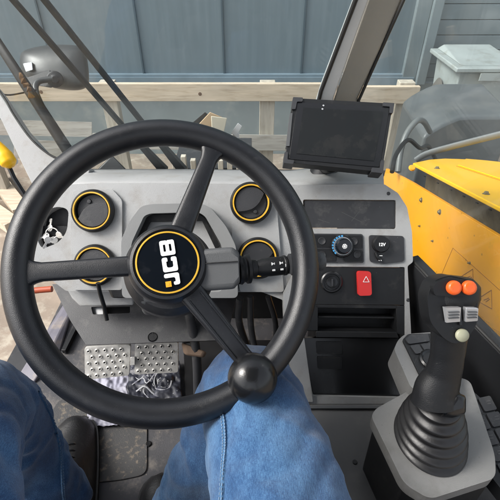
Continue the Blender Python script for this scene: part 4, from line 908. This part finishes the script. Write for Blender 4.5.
# grip: lofted
gp = [((436, 400), .580, 25, .9), ((437, 388), .575, 21.5, .9), ((443, 374), .568, 17.5, .9), ((447, 356), .56, 16.5, .95), ((449, 338), .553, 17.5, 1), ((451, 322), .547, 20, 1.0), ((452, 308), .543, 24, .95), ((453, 296), .540, 26, .85), ((455, 284), .538, 24, .75), ((456, 277), .537, 16, .6)]
pts = [U(*g[0], g[1]) for g in gp]; rad = [g[2] / F * g[1] for g in gp]
bm = NB(); tube(bm, pts, rad, 40, flat=.82, upv=(0, -.5, 1), spl=6); link('grip', bm, 'black', js, smooth=80)
bm = NB(); hull(bm, [U(*q, d_) for d_ in (.555, .60) for q in ((456, 392), (466, 396), (466, 414), (452, 418), (440, 416))]); link('grip_skirt', bm, 'black_smooth', js, bevel=.008)
# head face plate
hd = [U(*q, .525) for q in ((428, 300), (478, 300), (455, 345))]
FH = Fr(U(452, 315, .520), (1, 0, 0), (0, math.cos(R(38)) * .5 + .25, .9))
bm = NB(); slab(bm, FH, [(427, 296), (434, 280), (450, 275), (470, 280), (478, 292), (477, 325), (468, 338), (455, 345), (443, 338), (430, 322)], 0, .03, r=.008); hp = link('head', bm, 'black', js, bevel=.006, seg=4)
bm = NB(); slab(bm, FH, [(433, 284), (450, 277), (470, 281), (476, 291), (470, 296), (434, 296)], .008, .01, r=.006); link('button_mount', bm, 'black', js, bevel=.003)
for q in ((453, 287.5), (468, 287.5)):
    bm = NB(); r_ = 7.2 / F * .51
    lathe(bm, FH.P(*q, .008), FH.n, [(r_, 0), (r_ * 1.02, .003), (r_ * .93, .0055), (r_ * .7, .0072), (r_ * .4, .0074), (0, .0070)], 32); link('thumb_button', bm, 'orange', js, smooth=60)
for q in ([(442.5, 306.5), (457, 306), (458.5, 321), (445, 322)], [(462, 306), (474, 306.5), (476, 320.5), (463.5, 321.5)]):
    fr = FH; bm = NB()
    c4_ = [fr.P(*k, .002) for k in q]; mid = [(c4_[0] * .5 + c4_[3] * .5) + fr.n * .004, (c4_[1] * .5 + c4_[2] * .5) + fr.n * .004]
    hull(bm, c4_ + [x + fr.n * (.010 if i < 2 else .004) for i, x in enumerate(c4_)] + [x + fr.n * .003 for x in mid]); rk = link('rocker_switch', bm, 'silver', js, bevel=.0012)
    for f_ in (.30, .5, .7):
        la = c4_[0] * (1 - f_) + c4_[3] * f_; ra = c4_[1] * (1 - f_) + c4_[2] * f_; hh = fr.n * (.0100 * (1 - f_) + .0040 * f_ + .0012); bm = NB(); bar(bm, la * .88 + ra * .12 + hh, ra * .88 + la * .12 + hh, .0012, .0012, fr.n); link('grip_ridge', bm, 'dash2', rk)
bm = NB(); lathe(bm, FH.P(461.5, 335, .001), FH.n, [(.0078, 0), (.008, .003), (.0066, .0048), (0, .0056)], 32); link('round_button', bm, 'cream', js, smooth=60)
bm = NB(); slab(bm, FH, [(458.5, 300), (461, 300), (462.5, 326), (459.5, 326)], .004, .005); link('divider', bm, 'black_smooth', js, bevel=.001)

# ---- seat
se = NB(); hull(se, [(x, y, z) for x in (-.30, .20) for y, z in ((.17, .33), (.19, .36), (.17, .395), (-.55, .42), (-.55, .28), (.1, .28))])
st = link('seat_cushion', se, 'seat', bevel=.03, seg=4); 
seat = thing('driver_seat', (0, -.2, 0), 'black cloth driver seat under the blue jeans', 'seat')
st.name = 'cushion'; st.parent = seat; st.location = st.location - Vector(seat.location)
bm = NB(); hull(bm, [(x, y, z) for x in (-.18, .10) for y in (-.4, .08) for z in (.003, .28)]); link('pedestal', bm, 'black', seat, bevel=.01)

# ---- person
pe = thing('person', (0, .1, 0), 'seated driver in blue denim jeans and black shoes with knees spread beside the wheel', 'person')
K_L = Vector((-.375, .335, .50)); K_R = Vector((.0, .40, .52))
def cap_tube(bm, pts, rad, **k): tube(bm, pts, rad, 32, spl=8, **k)
legL = [(-.17, -.32, .49), (-.25, -.05, .51), (-.325, .16, .515), (-.368, .29, .49), (-.390, .355, .41), (-.396, .367, .30), (-.385, .36, .18), (-.368, .35, .085)]
rL = [.105, .100, .088, .078, .073, .068, .065, .061]
legR = [(.10, -.32, .48), (.075, -.05, .465), (.040, .16, .468), (.008, .335, .458), (-.010, .385, .415), (-.045, .35, .32), (-.095, .32, .20), (-.135, .305, .09)]
rR = [.105, .095, .082, .070, .069, .068, .066, .062]
def body_union(name, specs, vox, m, parent, folds=0, extra=None):
    bm = NB()
    for pts, rad in specs:
        tube(bm, pts, rad, 32, spl=8)
        for e_, r_ in ((pts[0], rad[0]), (pts[-1], rad[-1] * .5)):
            pass
    if extra:
        for c, r_ in extra: bmesh.ops.create_icosphere(bm, subdivisions=3, radius=r_, matrix=Matrix.Translation(c))
    me = bpy.data.meshes.new('tmp'); bm.to_mesh(me); bm.free(); o = bpy.data.objects.new('tmp', me); COL.objects.link(o)
    r = o.modifiers.new('r', 'REMESH'); r.mode = 'VOXEL'; r.voxel_size = vox
    s = o.modifiers.new('s', 'SMOOTH'); s.factor = .5; s.iterations = 8
    bpy.context.view_layer.update()
    m2 = bpy.data.meshes.new_from_object(o.evaluated_get(bpy.context.evaluated_depsgraph_get())); bpy.data.objects.remove(o)
    bm = NB(); bm.from_mesh(m2); bm.normal_update()
    if folds:
        ax = np.array([0.0]); nv = []
        for v in bm.verts:
            p = v.co; n = v.normal
            side = legL if p.x < -.15 else legR
            # folds: long soft creases mostly across the limb near knee, along the thigh elsewhere
            k1 = noise.noise(Vector((p.x * 14, p.y * 9, p.z * 14)) )
            kd = min((p - K_L).length, (p - K_R).length)
            cre = 1 - abs(noise.noise(Vector((p.x * 11 + 5, p.y * 20 + p.x * 9, p.z * 18)))) * 2.6
            cre = max(0, cre) ** 2
            val = max(0, 1 - abs(noise.noise(Vector((p.x * 7 + p.y * 9 + 2, p.y * 15 - p.x * 12, p.z * 9 + 4)))) * 6)
            lowz = max(0, min(1, (.42 - p.z) / .12))
            back = max(0, min(1, (.20 - p.y) / .15))
            wv = noise.noise(Vector((p.x * 26 + p.y * 14, p.y * 34 - p.x * 16, p.z * 20)))
            amt = .0035 * k1 + .0022 * wv + cre * (.0035 + .003 * lowz + .004 * back) - val * .0042
            nv.append(n * amt)
        for v, d_ in zip(bm.verts, nv): v.co += d_
        bmesh.ops.smooth_vert(bm, verts=bm.verts, factor=.5, use_axis_x=True, use_axis_y=True, use_axis_z=True); bmesh.ops.smooth_vert(bm, verts=bm.verts, factor=.5, use_axis_x=True, use_axis_y=True, use_axis_z=True)
    return link(name, bm, m, parent, smooth=80)
jl = body_union('jeans', [(legL, rL), (legR, rR), ([(-.2, -.33, .50), (-.03, -.36, .52), (.13, -.33, .49)], [.10, .13, .10])], .0055, 'denim', pe, folds=1)
# body inside clothes: hips, waist, legs and ankles as one surface
body_union('body', [(legL + [(-.355, .37, .045)], [r_ * .62 for r_ in rL] + [.03]), (legR + [(-.135, .33, .05)], [r_ * .62 for r_ in rR] + [.03]), ([(-.03, -.36, .48), (-.03, -.42, .66)], [.11, .12])], .012, 'skin', pe)
def shoe(heel, toe, hgt=.085):
    heel, toe = Vector(heel), Vector(toe); d = (toe - heel); L_ = d.length; d.normalize(); s = d.cross(Vector((0, 0, 1)))
    bm = NB(); secs = []; N = 26
    for i in range(N + 1):
        u = i / N; w_ = .036 + .014 * math.sin(min(1, u * 1.25) * math.pi * .55) 
        w_ *= min(1, ((u + .02) * 9)) ** .5 if u < .1 else 1; w_ *= max(.02, 1 - max(0, (u - .78) / .22) ** 2.4) ** .5
        h_ = hgt * (1 if u < .3 else 1 - .55 * ((u - .3) / .5) if u < .8 else .45 * max(.05, 1 - ((u - .8) / .2) ** 2.5) ** .5)
        sec = []
        for k in range(24):
            t = 2 * math.pi * k / 24; x = math.cos(t); y = math.sin(t)
            sec.append(bm.verts.new(heel + d * (u * L_) + s * x * w_ * (1 if y < 0 else 1 - .25 * y) + Vector((0, 0, .014 + h_ * max(0, y) if y > 0 else .014 + .012 * y))))
        secs.append(sec)
    for a, b in zip(secs, secs[1:]):
        for k in range(24): j = (k + 1) % 24; bm.faces.new([a[k], b[k], b[j], a[j]])
    bm.faces.new(secs[0][::-1]); bm.faces.new(secs[-1]); o = link('shoe', bm, 'leather', pe, smooth=70)
    bm = NB(); outl = [(sc_[0].co.copy(), sc_[12].co.copy()) for sc_ in ()]
    L2 = []; 
    for i in range(21):
        u = i / 20; w_ = (.040 + .014 * math.sin(min(1, u * 1.25) * math.pi * .55)) * (min(1, ((u + .03) * 9)) ** .5) * max(.03, 1 - max(0, (u - .78) / .24) ** 2.4) ** .5; L2.append((u, w_))
    fr = Fr(heel + Vector((0, 0, 0)), d, s)
    poly = [(u * L_ * 1.02 - .004, w_) for u, w_ in L2] + [(u * L_ * 1.02 - .004, -w_) for u, w_ in reversed(L2)]
    slab(bm, fr, poly, .012, .0115, px=False); link('sole', bm, 'black', o, bevel=.002)
    for k in range(5):
        bm = NB(); u = .34 + k * .07; q = heel + d * (u * L_); h_ = .014 + hgt * (1 - .55 * ((u - .3) / .5)) + .001; tube(bm, [q + s * .022 + Vector((0, 0, h_ - .026 - .014)), q + s * .014 + Vector((0, 0, h_ - .006)), q + Vector((0, 0, h_ + .001)), q - s * .014 + Vector((0, 0, h_ - .006)), q - s * .022 + Vector((0, 0, h_ - .04))], .0018, 6, spl=4); link('lace', bm, 'black_smooth', o, smooth=60)
shoe((-.352, .325, .008), (-.432, .580, .008)); shoe((-.145, .19, .008), (-.195, .445, .008))

# seams laid on the denim
from mathutils.bvhtree import BVHTree
bt = BVHTree.FromPolygons([v.co + ORG[pe.name] for v in jl.data.vertices], [p.vertices[:] for p in jl.data.polygons])
def seam(pxs, wd=.005, dbl=True):
    P_ = catmull([Vector((x, y, 0)) for x, y in pxs], 10); L = []
    for q in P_:
        h_, n_, _, _ = bt.ray_cast(CAM, ray(q.x, q.y).normalized())
        if h_ is not None: L.append((h_, n_))
    bm = NB(); prev = None
    for i, (h_, n_) in enumerate(L):
        d = (L[min(i + 1, len(L) - 1)][0] - L[max(i - 1, 0)][0]).normalized(); s_ = d.cross(n_).normalized()
        row = [bm.verts.new(h_ + s_ * x * wd + n_ * z) for x, z in ((-.6, -.003), (-.5, .0012), (-.3, .0026), (0, .0016), (.3, .0026), (.5, .0012), (.6, -.003))]
        if prev:
            for a, b, c, e in zip(prev, prev[1:], row[1:], row): bm.faces.new([a, b, c, e])
        prev = row
    link('seam', bm, 'stitch', jl, smooth=80)
    bm = NB(); run = 0
    for i in range(len(L) - 1):
        a, n_ = L[i]; b, _ = L[i + 1]; d = (b - a); s_ = d.cross(n_).normalized(); m_ = max(1, int(d.length / .0042))
        for k in range(m_):
            for sd_ in (-.36, .36):
                p = a + d * ((k + .15) / m_) + s_ * wd * sd_ + n_ * .0028; q = a + d * ((k + .75) / m_) + s_ * wd * sd_ + n_ * .0028; bar(bm, p, q, .0009, .0008, n_)
    link('stitching', bm, M.setdefault('thread', mat('pale_thread', (.15, .215, .30), .8)), jl)
seam([(214, 392), (222, 410), (225, 440), (224, 470), (221, 515)])
seam([(38, 392), (52, 420), (60, 455), (64, 515)])
